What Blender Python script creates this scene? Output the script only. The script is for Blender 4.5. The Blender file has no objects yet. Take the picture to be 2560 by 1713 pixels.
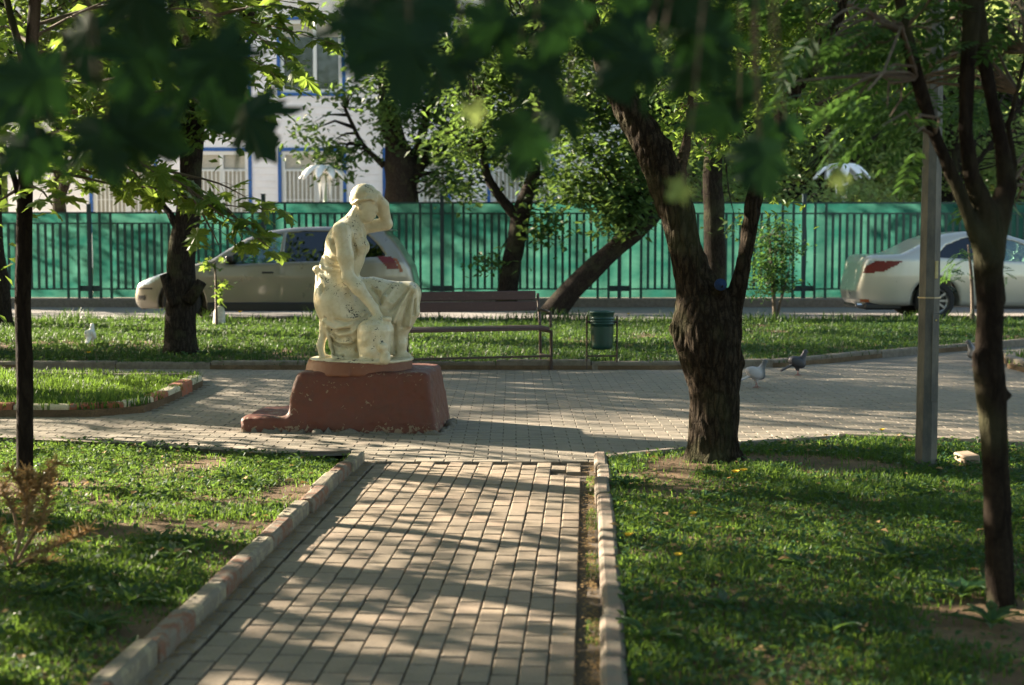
import bpy, bmesh, math, random
import numpy as np
from mathutils import Vector, Matrix, noise

# ------------------------------------------------------------------ camera, light, exposure
SC = bpy.context.scene
F = 3581.0; W0 = 2560.0; H0 = 1713.0; HC = 1.35
PITCH = math.atan((H0/2 - 600.0)/F)
cam_d = bpy.data.cameras.new('camera'); cam = bpy.data.objects.new('camera', cam_d)
SC.collection.objects.link(cam); SC.camera = cam
cam.location = (0, 0, HC); cam.rotation_euler = (math.pi/2 - PITCH, 0, 0)
cam_d.sensor_width = 36; cam_d.lens = 36*F/W0; cam_d.clip_end = 1000; cam_d.clip_start = .05
cam_d.dof.use_dof = True; cam_d.dof.focus_distance = 9.9
cam_d.dof.aperture_fstop = (cam_d.lens/1000)/0.018
cam_d.dof.aperture_blades = 8

SUN_EL = math.radians(19.5)
SUN_AZ = math.atan2(0.50, -1.0)          # direction TO the sun in the ground plane: left and a little behind
to_sun = Vector((math.cos(SUN_AZ)*math.cos(SUN_EL), math.sin(SUN_AZ)*math.cos(SUN_EL), math.sin(SUN_EL)))
world = bpy.data.worlds.new("World"); SC.world = world; world.use_nodes = True
nt = world.node_tree; nt.nodes.clear()
sky = nt.nodes.new('ShaderNodeTexSky'); sky.sky_type = 'NISHITA'; sky.sun_disc = False
sky.sun_elevation = SUN_EL
sky.sun_rotation = math.atan2(to_sun.x, to_sun.y)
bg = nt.nodes.new('ShaderNodeBackground'); bg.inputs['Strength'].default_value = 0.05
wo = nt.nodes.new('ShaderNodeOutputWorld')
wm = nt.nodes.new('ShaderNodeMix'); wm.data_type = 'RGBA'; wm.blend_type = 'MULTIPLY'; wm.inputs[0].default_value = 1
wm.inputs[7].default_value = (1.0, .95, .86, 1); nt.links.new(sky.outputs[0], wm.inputs[6]); nt.links.new(wm.outputs[2], bg.inputs[0]); nt.links.new(bg.outputs[0], wo.inputs[0])
sun_d = bpy.data.lights.new('sun', 'SUN'); sun_d.energy = 5.0; sun_d.angle = math.radians(0.5)
sun_d.color = (1.0, 0.85, 0.66)
sun = bpy.data.objects.new('sun', sun_d); SC.collection.objects.link(sun)
sun.rotation_euler = (-to_sun).to_track_quat('-Z', 'Y').to_euler()
SC.view_settings.view_transform = 'Standard'; SC.view_settings.look = 'None'
SC.view_settings.gamma = 1; SC.view_settings.use_curve_mapping = False
SC.view_settings.exposure = 3.0
SC.cycles.max_bounces = 6; SC.cycles.diffuse_bounces = 4; SC.cycles.transmission_bounces = 5
SC.cycles.transparent_max_bounces = 8
SC.cycles.use_denoising = True

# ------------------------------------------------------------------ helpers
rng = np.random.default_rng(7); random.seed(7)
D2F = 2560.0/2344.0                      # coordinates read off a 2344 px wide view
ca, sa = math.cos(PITCH), math.sin(PITCH)
def ray(px, py):
    dx = (px - W0/2)/F; dy = (H0/2 - py)/F
    return (dx, ca + dy*sa, -sa + dy*ca)
def P(px, py, Y):
    r = ray(px, py); t = Y/r[1]
    return Vector((r[0]*t, Y, HC + r[2]*t))
def G(px, py, z=0.0):
    r = ray(px, py); t = (z - HC)/r[2]
    return Vector((r[0]*t, r[1]*t, z))
def PD(dx, dy, Y): return P(dx*D2F, dy*D2F, Y)
def GD(dx, dy, z=0.0): return G(dx*D2F, dy*D2F, z)
def SDp(Y): return F/D2F/Y               # displayed pixels per metre at distance Y
COL = SC.collection
def link(o, parent=None):
    COL.objects.link(o)
    if parent is not None: o.parent = parent
    return o
def tag(o, label=None, cat=None, group=None, kind=None):
    if label: o['label'] = label
    if cat: o['category'] = cat
    if group: o['group'] = group
    if kind: o['kind'] = kind
    return o
def empty(name, loc=(0,0,0), rz=0.0):
    o = bpy.data.objects.new(name, None); COL.objects.link(o); o.location = loc; o.rotation_euler = (0,0,rz)
    o.empty_display_size = .1
    return o
def mesh_np(name, V, polys, smooth=False, mat=None):
    """polys: list of (n,k) int arrays"""
    me = bpy.data.meshes.new(name)
    V = np.asarray(V, dtype=np.float32)
    polys = [np.asarray(p, dtype=np.int32) for p in polys if len(p)]
    me.vertices.add(len(V)); me.vertices.foreach_set('co', V.ravel())
    nl = sum(p.size for p in polys); npol = sum(len(p) for p in polys)
    me.loops.add(nl); me.loops.foreach_set('vertex_index', np.concatenate([p.ravel() for p in polys]))
    me.polygons.add(npol)
    tot = np.concatenate([np.full(len(p), p.shape[1], dtype=np.int32) for p in polys])
    st = np.concatenate([[0], np.cumsum(tot)[:-1]]).astype(np.int32)
    me.polygons.foreach_set('loop_start', st); me.polygons.foreach_set('loop_total', tot)
    me.polygons.foreach_set('use_smooth', np.full(npol, bool(smooth)))
    me.update(calc_edges=True)
    if mat: me.materials.append(mat)
    return me
def ob(name, me, parent=None, loc=None):
    o = bpy.data.objects.new(name, me)
    if loc is not None: o.location = loc
    return link(o, parent)
class MB:
    """collects simple shapes into one mesh"""
    def __init__(s): s.v = []; s.f = []
    def add(s, vs, fs):
        n = len(s.v); s.v += [tuple(v) for v in vs]; s.f += [tuple(i+n for i in f) for f in fs]; return s
    def box(s, lo, hi, M=None):
        x0,y0,z0 = lo; x1,y1,z1 = hi
        vs = [Vector(p) for p in ((x0,y0,z0),(x1,y0,z0),(x1,y1,z0),(x0,y1,z0),(x0,y0,z1),(x1,y0,z1),(x1,y1,z1),(x0,y1,z1))]
        if M is not None: vs = [M @ v for v in vs]
        return s.add(vs, [(3,2,1,0),(4,5,6,7),(0,1,5,4),(1,2,6,5),(2,3,7,6),(3,0,4,7)])
    def tube(s, pts, rad, n=8, cap=True):
        pts = [Vector(p) for p in pts]
        if not hasattr(rad, '__len__'): rad = [rad]*len(pts)
        up = Vector((0,0,1)); rings = []
        vs = []
        prev = None
        for i, p in enumerate(pts):
            d = (pts[min(i+1,len(pts)-1)] - pts[max(i-1,0)]).normalized()
            if prev is None:
                a = d.cross(Vector((0,1,0)) if abs(d.y) < .9 else Vector((1,0,0))).normalized()
            else:
                a = (prev - d*prev.dot(d)).normalized()
            prev = a; b = d.cross(a)
            for k in range(n):
                t = 2*math.pi*k/n
                vs.append(p + (a*math.cos(t) + b*math.sin(t))*rad[i])
        fs = []
        for i in range(len(pts)-1):
            for k in range(n):
                k2 = (k+1) % n
                fs.append((i*n+k, i*n+k2, (i+1)*n+k2, (i+1)*n+k))
        if cap:
            fs.append(tuple(range(n-1,-1,-1))); m = (len(pts)-1)*n
            fs.append(tuple(m+k for k in range(n)))
        return s.add(vs, fs)
    def lathe(s, prof, c=(0,0,0), n=24, axis='z'):
        vs = []
        for r, z in prof:
            for k in range(n):
                t = 2*math.pi*k/n
                q = (r*math.cos(t), r*math.sin(t), z)
                if axis == 'y': q = (q[0], q[2], q[1])
                vs.append((c[0]+q[0], c[1]+q[1], c[2]+q[2]))
        fs = []
        for i in range(len(prof)-1):
            for k in range(n):
                k2 = (k+1) % n
                f = (i*n+k, i*n+k2, (i+1)*n+k2, (i+1)*n+k)
                fs.append(f if axis == 'z' else f[::-1])
        return s.add(vs, fs)
    def prism(s, poly, d0, d1, plane='xz'):
        """extrude a 2D outline; plane xz -> along y, xy -> along z"""
        n = len(poly)
        if plane == 'xz':
            vs = [(p[0], d0, p[1]) for p in poly] + [(p[0], d1, p[1]) for p in poly]
        elif plane == 'xy':
            vs = [(p[0], p[1], d0) for p in poly] + [(p[0], p[1], d1) for p in poly]
        fs = [tuple(range(n)), tuple(range(2*n-1, n-1, -1))]
        for i in range(n):
            j = (i+1) % n; fs.append((i, i+n, j+n, j))
        return s.add(vs, fs)
    def mesh(s, name, mat, smooth=False, bevel=0.0, seg=1):
        me = bpy.data.meshes.new(name); me.from_pydata(s.v, [], s.f)
        bm = bmesh.new(); bm.from_mesh(me)
        bmesh.ops.recalc_face_normals(bm, faces=bm.faces)
        if bevel:
            es = [e for e in bm.edges if len(e.link_faces) == 2 and e.calc_face_angle(0) > .6]
            bmesh.ops.bevel(bm, geom=es, offset=bevel, segments=seg, affect='EDGES', clamp_overlap=True)
        if smooth:
            for f in bm.faces: f.smooth = True
        bm.to_mesh(me); bm.free()
        if mat: me.materials.append(mat)
        return me
    def build(s, name, mat, parent=None, smooth=False, bevel=0.0, seg=1):
        return ob(name, s.mesh(name, mat, smooth, bevel, seg), parent)

# ------------------------------------------------------------------ material helpers
def newmat(name):
    m = bpy.data.materials.new(name); m.use_nodes = True
    t = m.node_tree; t.nodes.clear()
    out = t.nodes.new('ShaderNodeOutputMaterial')
    return m, t, out
def N(t, typ, **kw):
    n = t.nodes.new(typ)
    for k, v in kw.items():
        if k.startswith('i_'):
            n.inputs[k[2:].replace('_', ' ')].default_value = v
        else: setattr(n, k, v)
    return n
def tex_noise(t, scale, detail=4, rough=.6, vec=None, dist=0.0):
    n = t.nodes.new('ShaderNodeTexNoise'); n.inputs['Scale'].default_value = scale
    n.inputs['Detail'].default_value = detail; n.inputs['Roughness'].default_value = rough
    n.inputs['Distortion'].default_value = dist
    if vec is not None: t.links.new(vec, n.inputs['Vector'])
    return n
def ramp(t, src, stops, interp='LINEAR'):
    r = t.nodes.new('ShaderNodeValToRGB'); r.color_ramp.interpolation = interp
    e = r.color_ramp.elements
    while len(e) < len(stops): e.new(.5)
    for i, (p, c) in enumerate(stops):
        e[i].position = p
        if not hasattr(c, '__len__'): c = (c, c, c)
        e[i].color = (c[0], c[1], c[2], 1)
    t.links.new(src, r.inputs['Fac']); return r
def mixc(t, fac, a, b, mode='MIX'):
    m = t.nodes.new('ShaderNodeMix'); m.data_type = 'RGBA'; m.blend_type = mode
    for sock, v in ((m.inputs[0], fac), (m.inputs[6], a), (m.inputs[7], b)):
        if isinstance(v, bpy.types.NodeSocket): t.links.new(v, sock)
        elif hasattr(v, '__len__'): sock.default_value = (v[0], v[1], v[2], 1)
        else: sock.default_value = v
    return m.outputs[2]
def math_n(t, op, a, b=0.0):
    m = t.nodes.new('ShaderNodeMath'); m.operation = op
    for i, v in ((0, a), (1, b)):
        if isinstance(v, bpy.types.NodeSocket): t.links.new(v, m.inputs[i])
        else: m.inputs[i].default_value = v
    return m.outputs[0]
def coord(t, kind='Object', scale=None):
    c = t.nodes.new('ShaderNodeTexCoord'); o = c.outputs[kind]
    if scale:
        m = t.nodes.new('ShaderNodeMapping'); m.inputs['Scale'].default_value = scale
        t.links.new(o, m.inputs[0]); o = m.outputs[0]
    return o
def pos(t, scale=None):
    g = t.nodes.new('ShaderNodeNewGeometry'); o = g.outputs['Position']
    if scale:
        m = t.nodes.new('ShaderNodeMapping'); m.inputs['Scale'].default_value = scale
        t.links.new(o, m.inputs[0]); o = m.outputs[0]
    return o
def bump(t, h, strength=.5, dist=.01):
    b = t.nodes.new('ShaderNodeBump'); b.inputs['Strength'].default_value = strength
    b.inputs['Distance'].default_value = dist; t.links.new(h, b.inputs['Height']); return b.outputs[0]
def princ(t, out, color, rough=.6, metal=0.0, normal=None, spec=None, coat=None):
    p = t.nodes.new('ShaderNodeBsdfPrincipled')
    if isinstance(color, bpy.types.NodeSocket): t.links.new(color, p.inputs['Base Color'])
    else: p.inputs['Base Color'].default_value = (color[0], color[1], color[2], 1)
    if isinstance(rough, bpy.types.NodeSocket): t.links.new(rough, p.inputs['Roughness'])
    else: p.inputs['Roughness'].default_value = rough
    p.inputs['Metallic'].default_value = metal
    if normal is not None: t.links.new(normal, p.inputs['Normal'])
    if spec is not None: p.inputs['Specular IOR Level'].default_value = spec
    if coat is not None: p.inputs['Coat Weight'].default_value = coat; p.inputs['Coat Roughness'].default_value = .08
    t.links.new(p.outputs[0], out.inputs[0]); return p
def rnd(t):
    """a random number per object and per loose piece"""
    a = t.nodes.new('ShaderNodeObjectInfo').outputs['Random']
    b = t.nodes.new('ShaderNodeNewGeometry').outputs['Random Per Island']
    return math_n(t, 'FRACT', math_n(t, 'ADD', a, b))

def leaf_mat(name, dark, light, trans, tw=.45, rough=.45):
    m, t, out = newmat(name)
    r = rnd(t)
    c = mixc(t, r, dark, light)
    n = tex_noise(t, 35, 3, .6, coord(t)); c = mixc(t, math_n(t, 'MULTIPLY', n.outputs[0], .35), c, dark)
    tc = mixc(t, r, trans, tuple(x*.6 for x in trans))
    d = N(t, 'ShaderNodeBsdfPrincipled'); t.links.new(c, d.inputs['Base Color']); d.inputs['Roughness'].default_value = rough
    d.inputs['Specular IOR Level'].default_value = .18
    tr = N(t, 'ShaderNodeBsdfTranslucent'); t.links.new(tc, tr.inputs[0])
    mx = N(t, 'ShaderNodeMixShader'); mx.inputs[0].default_value = tw
    t.links.new(d.outputs[0], mx.inputs[1]); t.links.new(tr.outputs[0], mx.inputs[2]); t.links.new(mx.outputs[0], out.inputs[0])
    return m
def simple_mat(name, color, rough=.6, metal=0.0, nscale=30, namp=.25, bstr=.15, bdist=.003, coat=None, dark=None):
    m, t, out = newmat(name)
    n = tex_noise(t, nscale, 5, .65, coord(t))
    c = mixc(t, ramp(t, n.outputs[0], [(.35, 0), (.7, 1)]).outputs[0], color, dark or tuple(x*(1-namp) for x in color))
    nb = tex_noise(t, nscale*4, 4, .6, coord(t))
    princ(t, out, c, rough, metal, bump(t, nb.outputs[0], bstr, bdist), coat=coat)
    return m
def bark_mat(name, dark, light, scale=1.0, bs=1.0):
    m, t, out = newmat(name)
    v = coord(t, 'Object', (26*scale, 26*scale, 7*scale))
    n0 = tex_noise(t, 1.2, 4, .6, v)
    add = t.nodes.new('ShaderNodeVectorMath'); add.operation = 'MULTIPLY_ADD'
    t.links.new(n0.outputs['Color'], add.inputs[0]); add.inputs[1].default_value = (1.6,1.6,1.6); t.links.new(v, add.inputs[2])
    vo = t.nodes.new('ShaderNodeTexVoronoi'); vo.feature = 'DISTANCE_TO_EDGE'; vo.inputs['Scale'].default_value = 1.0
    t.links.new(add.outputs[0], vo.inputs['Vector'])
    cr = ramp(t, vo.outputs[0], [(.0, 0), (.16, .7), (.5, 1)])
    fine = tex_noise(t, 90*scale, 5, .7, coord(t))
    big = tex_noise(t, 3*scale, 3, .6, coord(t))
    h = math_n(t, 'ADD', math_n(t, 'MULTIPLY', cr.outputs[0], 1.0), math_n(t, 'MULTIPLY', fine.outputs[0], .35))
    c = mixc(t, cr.outputs[0], tuple(x*.45 for x in dark), light)
    c = mixc(t, ramp(t, fine.outputs[0], [(.35, 0), (.65, 1)]).outputs[0], c, dark)
    c = mixc(t, math_n(t, 'MULTIPLY', ramp(t, big.outputs[0], [(.5, 0), (.7, 1)]).outputs[0], .4), c, (.075,.085,.04))
    princ(t, out, c, .9, 0, bump(t, h, bs, .012), spec=.06)
    return m

MAT = {}
MAT['maple'] = leaf_mat('maple_leaf_green', (.022,.060,.018), (.05,.115,.03), (.28,.42,.06))
MAT['maple_shaded'] = leaf_mat('shade_toned_maple_leaf_green', (.006,.022,.012), (.011,.034,.015), (.03,.09,.015), .22, .8)  # maple green darkened; the shade on the near leaves sits in the colour
MAT['pear'] = leaf_mat('glossy_leaf_green', (.024,.066,.018), (.055,.13,.028), (.30,.45,.07), .5, .35)
MAT['rowan'] = leaf_mat('feather_leaf_green', (.015,.048,.018), (.033,.08,.024), (.13,.27,.05), .4)
MAT['far_leaf'] = leaf_mat('far_leaf_green', (.04,.085,.025), (.11,.18,.05), (.32,.44,.11), .5)
MAT['mid_leaf'] = leaf_mat('mid_leaf_green', (.020,.052,.018), (.052,.105,.030), (.16,.26,.05), .42)
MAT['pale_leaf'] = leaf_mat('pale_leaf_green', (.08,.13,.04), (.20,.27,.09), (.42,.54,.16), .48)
MAT['grass'] = leaf_mat('grass_green', (.009,.036,.015), (.036,.084,.022), (.22,.37,.05), .4, .5)
MAT['far_grass'] = leaf_mat('shade_toned_grass_green', (.007,.032,.013), (.026,.064,.018), (.12,.22,.035), .32, .5)  # darker copy of the grass green, with tree shade put into the colour
MAT['weed'] = leaf_mat('broad_leaf_green', (.009,.036,.018), (.026,.072,.026), (.16,.28,.05), .35, .45)
MAT['dry'] = leaf_mat('dry_twig_tan', (.20,.13,.06), (.34,.24,.11), (.35,.22,.08), .3, .8)
MAT['bark_big'] = bark_mat('deep_furrowed_bark', (.017,.013,.009), (.050,.038,.026), 1.0, 1.0)
MAT['bark_smooth'] = bark_mat('smooth_bark', (.012,.009,.007), (.026,.020,.014), .6, .35)
MAT['bark_grey'] = bark_mat('grey_bark', (.020,.016,.013), (.050,.041,.033), 1.3, .8)
MAT['twig'] = simple_mat('twig_brown', (.09,.065,.045), .8)

def paver_mat(name, cols, wear=.5):
    m, t, out = newmat(name)
    r = rnd(t)
    base = ramp(t, r, cols).outputs[0]
    n1 = tex_noise(t, 7, 5, .65, pos(t)); n2 = tex_noise(t, 160, 4, .75, pos(t)); n3 = tex_noise(t, 1.1, 4, .6, pos(t))
    c = mixc(t, ramp(t, n1.outputs[0], [(.4, 0), (.7, .5)]).outputs[0], base, tuple(.6*x for x in cols[0][1]))
    c = mixc(t, math_n(t, 'MULTIPLY', ramp(t, n2.outputs[0], [(.4, 0), (.75, 1)]).outputs[0], .45), c, (.36,.33,.28))
    c = mixc(t, math_n(t, 'MULTIPLY', ramp(t, n3.outputs[0], [(.45, 0), (.65, 1)]).outputs[0], .35), c, (.14,.12,.09))
    h = math_n(t, 'ADD', n2.outputs[0], math_n(t, 'MULTIPLY', n1.outputs[0], 2.0))
    princ(t, out, c, .82, 0, bump(t, h, .35, .004), spec=.3)
    return m
MAT['paver'] = paver_mat('path_paver', [(0, (.15,.118,.083)), (.35, (.225,.172,.118)), (.7, (.20,.162,.115)), (1, (.26,.19,.135))])
MAT['paver2'] = paver_mat('plaza_paver', [(0, (.185,.165,.13)), (.5, (.20,.175,.135)), (1, (.215,.18,.14))])

def soil_mat():
    m, t, out = newmat('bare_soil')
    n = tex_noise(t, 4, 6, .65, pos(t)); n2 = tex_noise(t, 60, 5, .7, pos(t))
    c = mixc(t, ramp(t, n.outputs[0], [(.4, 0), (.65, 1)]).outputs[0], (.105,.072,.045), (.17,.12,.075))
    c = mixc(t, ramp(t, n2.outputs[0], [(.5, 0), (.7, 1)]).outputs[0], c, (.07,.055,.035))
    princ(t, out, c, .95, 0, bump(t, n2.outputs[0], .8, .01), spec=.1)
    return m
MAT['soil'] = soil_mat()
MAT['joint'] = simple_mat('sandy_joint', (.085,.066,.045), .95, nscale=80, namp=.4, bstr=.5)
MAT['bed'] = simple_mat('worn_sandy_bed', (.15,.13,.10), .95, nscale=60, namp=.3, bstr=.3)
MAT['asphalt'] = simple_mat('worn_asphalt', (.17,.155,.14), .9, nscale=40, namp=.25, bstr=.4)
MAT['yard'] = simple_mat('pale_bounce_yard', (.60,.56,.48), .95, nscale=3, namp=.3, bstr=.3)  # made pale so sun bounces off it onto the house front

# ------------------------------------------------------------------ distance-field modelling (for sculpted, blended bodies)
def sd_seg(p, a, b, ra, rb):
    a = np.array(a, dtype=np.float32); b = np.array(b, dtype=np.float32); ba = b - a
    L = float((ba*ba).sum()) + 1e-12
    t = np.clip(((p[0]-a[0])*ba[0] + (p[1]-a[1])*ba[1] + (p[2]-a[2])*ba[2])/L, 0, 1)
    return np.sqrt((p[0]-a[0]-t*ba[0])**2 + (p[1]-a[1]-t*ba[1])**2 + (p[2]-a[2]-t*ba[2])**2) - (ra + (rb-ra)*t)
def sd_ell(p, c, r, rot=0.0):
    x = p[0]-c[0]; y = p[1]-c[1]; z = p[2]-c[2]
    if rot:
        cr, sr = math.cos(rot), math.sin(rot); x, z = x*cr + z*sr, -x*sr + z*cr
    k0 = np.sqrt((x/r[0])**2 + (y/r[1])**2 + (z/r[2])**2)
    k1 = np.sqrt((x/r[0]**2)**2 + (y/r[1]**2)**2 + (z/r[2]**2)**2) + 1e-6
    return k0*(k0-1)/k1
def sd_box(p, c, h, r=0.0):
    q = [np.abs(p[i]-c[i]) - (h[i]-r) for i in range(3)]
    out = np.sqrt(sum(np.maximum(a, 0)**2 for a in q))
    return out + np.minimum(np.maximum(np.maximum(q[0], q[1]), q[2]), 0) - r
def sd_poly(X, Z, poly):
    poly = np.array(poly, dtype=np.float32); n = len(poly)
    d = np.full(X.shape, 1e9, dtype=np.float32); s = np.ones(X.shape, dtype=np.float32)
    for i in range(n):
        a = poly[i]; b = poly[i-1]; e = b - a
        wx = X-a[0]; wz = Z-a[1]
        t = np.clip((wx*e[0]+wz*e[1])/(e[0]**2+e[1]**2+1e-12), 0, 1)
        d = np.minimum(d, (wx-e[0]*t)**2 + (wz-e[1]*t)**2)
        c1 = Z >= a[1]; c2 = Z < b[1]; c3 = e[0]*wz > e[1]*wx
        flip = (c1 & c2 & c3) | (~c1 & ~c2 & ~c3)
        s = np.where(flip, -s, s)
    return s*np.sqrt(d)
def smin(a, b, k):
    h = np.maximum(k - np.abs(a-b), 0)/k
    return np.minimum(a, b) - h*h*k*.25
def smax(a, b, k): return -smin(-a, -b, k)
def polygonize(f, lo, hi, h):
    ax = [np.arange(lo[i], hi[i]+h, h, dtype=np.float32) for i in range(3)]
    p = np.meshgrid(*ax, indexing='ij', sparse=True)
    v = np.broadcast_to(f(p), tuple(len(a) for a in ax)).astype(np.float32)
    nx, ny, nz = v.shape; s = v < 0
    cs = np.zeros((nx-1, ny-1, nz-1, 3), dtype=np.float32); cnt = np.zeros((nx-1, ny-1, nz-1), dtype=np.float32)
    base = np.zeros(3)
    corners = [(i,j,k) for i in (0,1) for j in (0,1) for k in (0,1)]
    def sub(a, c): return a[c[0]:nx-1+c[0], c[1]:ny-1+c[1], c[2]:nz-1+c[2]]
    for a in corners:
        for d in range(3):
            if a[d]: continue
            b = list(a); b[d] = 1; b = tuple(b)
            va, vb = sub(v, a), sub(v, b); m = (va < 0) != (vb < 0)
            t = np.where(m, va/np.where(m, va-vb, 1), 0)
            for q in range(3):
                cs[..., q] += np.where(m, a[q] + (t if q == d else 0), 0)
            cnt += m
    act = cnt > 0
    idx = np.full(act.shape, -1, dtype=np.int64); idx[act] = np.arange(act.sum())
    ijk = np.argwhere(act)
    V = (ijk + cs[act]/cnt[act][:, None])*h + np.array(lo, dtype=np.float32)
    quads = []
    for d in range(3):
        e = [slice(None)]*3; e1 = list(e); e2 = list(e); e1[d] = slice(0, -1); e2[d] = slice(1, None)
        ch = s[tuple(e1)] != s[tuple(e2)]
        o = [q for q in range(3) if q != d]
        w = np.argwhere(ch)
        w = w[(w[:, o[0]] > 0) & (w[:, o[1]] > 0) & (w[:, o[0]] < v.shape[o[0]]-1) & (w[:, o[1]] < v.shape[o[1]]-1)]
        def at(a, b):
            q = w.copy(); q[:, o[0]] -= a; q[:, o[1]] -= b
            return idx[q[:, 0], q[:, 1], q[:, 2]]
        Q = np.stack([at(1,1), at(0,1), at(0,0), at(1,0)], 1)
        neg = s[w[:, 0], w[:, 1], w[:, 2]]
        if d == 1: neg = ~neg
        Q[~neg] = Q[~neg][:, ::-1]
        quads.append(Q)
    Q = np.concatenate(quads); Q = Q[(Q >= 0).all(1)]
    return V, Q
def normals_np(V, Q):
    n = np.zeros_like(V); fn = np.cross(V[Q[:, 2]]-V[Q[:, 0]], V[Q[:, 3]]-V[Q[:, 1]])
    for k in range(4): np.add.at(n, Q[:, k], fn)
    return n/(np.linalg.norm(n, axis=1, keepdims=True)+1e-9)

def catmull(pts, rad, step):
    P_ = [np.array(p, dtype=float) for p in pts]; R_ = list(rad)
    P_ = [2*P_[0]-P_[1]] + P_ + [2*P_[-1]-P_[-2]]; R_ = [R_[0]] + R_ + [R_[-1]]
    op, orr = [], []
    for i in range(1, len(P_)-2):
        L = np.linalg.norm(P_[i+1]-P_[i]); n = max(1, int(L/step))
        for j in range(n):
            t = j/n; t2, t3 = t*t, t*t*t
            op.append(.5*((2*P_[i]) + (-P_[i-1]+P_[i+1])*t + (2*P_[i-1]-5*P_[i]+4*P_[i+1]-P_[i+2])*t2 + (-P_[i-1]+3*P_[i]-3*P_[i+1]+P_[i+2])*t3))
            orr.append(R_[i]*(1-t)+R_[i+1]*t)
    op.append(P_[-2]); orr.append(R_[-2])
    return op, orr

# ------------------------------------------------------------------ the ground
SL = 0.0525                                # the path runs a little to the right of the view
def path_xy(u, v): return (u + SL*v, v - SL*u)
def sheet(name, poly, z, mat, depth=None, parent=None):
    vs = [(p[0], p[1], z) for p in poly]; n = len(vs); fs = [tuple(range(n))]
    if depth:
        vs += [(p[0], p[1], z-depth) for p in poly]
        for i in range(n):
            j = (i+1) % n; fs.append((i, i+n, j+n, j))
    me = bpy.data.meshes.new(name); me.from_pydata(vs, [], fs)
    bm = bmesh.new(); bm.from_mesh(me); bmesh.ops.recalc_face_normals(bm, faces=bm.faces)
    up = [f for f in bm.faces if abs(f.normal.z) > .9 and f.calc_center_median().z > z-1e-4]
    if up and up[0].normal.z < 0: bmesh.ops.reverse_faces(bm, faces=bm.faces)
    bm.to_mesh(me); bm.free()
    me.materials.append(mat); return ob(name, me, parent)
tag(sheet('ground', [(-160,-40),(160,-40),(160,260),(-160,260)], -.05, MAT['soil']), kind='structure')
PLAZA_Y = 8.66
path = tag(sheet('path', [path_xy(-1.40, .5), path_xy(.10, .5), path_xy(.10, PLAZA_Y), path_xy(-1.40, PLAZA_Y)], -.018, MAT['joint']), kind='structure')
plaza = tag(sheet('plaza', [(-26, PLAZA_Y+.004), (26, PLAZA_Y+.004), (26, 23.0), (-26, 23.0)], -.007, MAT['bed']), kind='structure')
tag(sheet('road', [(-60, 23.05), (60, 23.05), (60, 28.85), (-60, 28.85)], -.004, MAT['asphalt']), kind='structure')
tag(sheet('yard', [(-70, 29.2), (70, 29.2), (70, 110), (-70, 110)], .12, MAT['yard'], .2), kind='structure')

def paver_mesh(name, lx, ly, seed, th=.03, ch=.005):
    r = random.Random(seed); hx, hy = lx/2, ly/2
    j = lambda: r.uniform(-.0012, .0012)
    vs = []
    for z, e in ((-th, 0), (-ch, 0), (0, ch)):
        for sx, sy in ((-1,-1),(1,-1),(1,1),(-1,1)):
            vs.append((sx*(hx-e)+j(), sy*(hy-e)+j(), z+(j() if z == 0 else 0)))
    fs = [(8,9,10,11)]
    for a in (0, 4):
        for k in range(4):
            k2 = (k+1) % 4; fs.append((a+k, a+k2, a+4+k2, a+4+k))
    me = bpy.data.meshes.new(name); me.from_pydata(vs, [], fs); return me
def lay(parent, spots, lx, ly, mat, rot, name='paver', nobj=300, near=(0,0), ch=.0035, tl=.005):
    ms = [paver_mesh(name, lx, ly, k, ch=ch) for k in range(5)]
    for m in ms: m.materials.append(mat)
    spots.sort(key=lambda s: (s[0]-near[0])**2+(s[1]-near[1])**2)
    rg = random.Random(3)
    tilt = lambda: rg.gauss(0, tl)
    VV, FF = [], []
    for i, (x, y) in enumerate(spots):
        z = rg.gauss(0, .2*tl); 
        M = Matrix.Translation((x, y, z+.001)) @ Matrix.Rotation(rot+rg.gauss(0, .008), 4, 'Z') @ Matrix.Rotation(tilt(), 4, 'X') @ Matrix.Rotation(tilt(), 4, 'Y')
        me = ms[rg.randrange(5)]
        if i < nobj:
            o = bpy.data.objects.new(name, me); o.matrix_world = M; link(o, parent)
        else:
            b = len(VV)*12
            VV.append(np.array([M @ v.co for v in me.vertices])); FF.append(np.array([tuple(p.vertices) for p in me.polygons])+b)
    if VV:
        o = ob(name+'_field', mesh_np(name+'_field', np.concatenate(VV), [np.concatenate(FF)], mat=mat), parent); o['kind'] = 'stuff'
PW, PL = .0885, .177
sp = []
missing = {(13, 47), (14, 45), (13, 45)}
for c in range(15):
    u = -1.315 + c*PW + (0.0 if c else -.01)
    for r_ in range(4, 49):
        v = .5 + (r_ + (.5 if c % 2 else 0))*PL - .3
        if v > PLAZA_Y-.11 or v < 1.5 or (c, r_) in missing: continue
        sp.append(path_xy(u, v))
lay(path, sp, PW-.006, PL-.015, MAT['paver'], -math.atan(SL), near=(-.3, 4.2))

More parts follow.
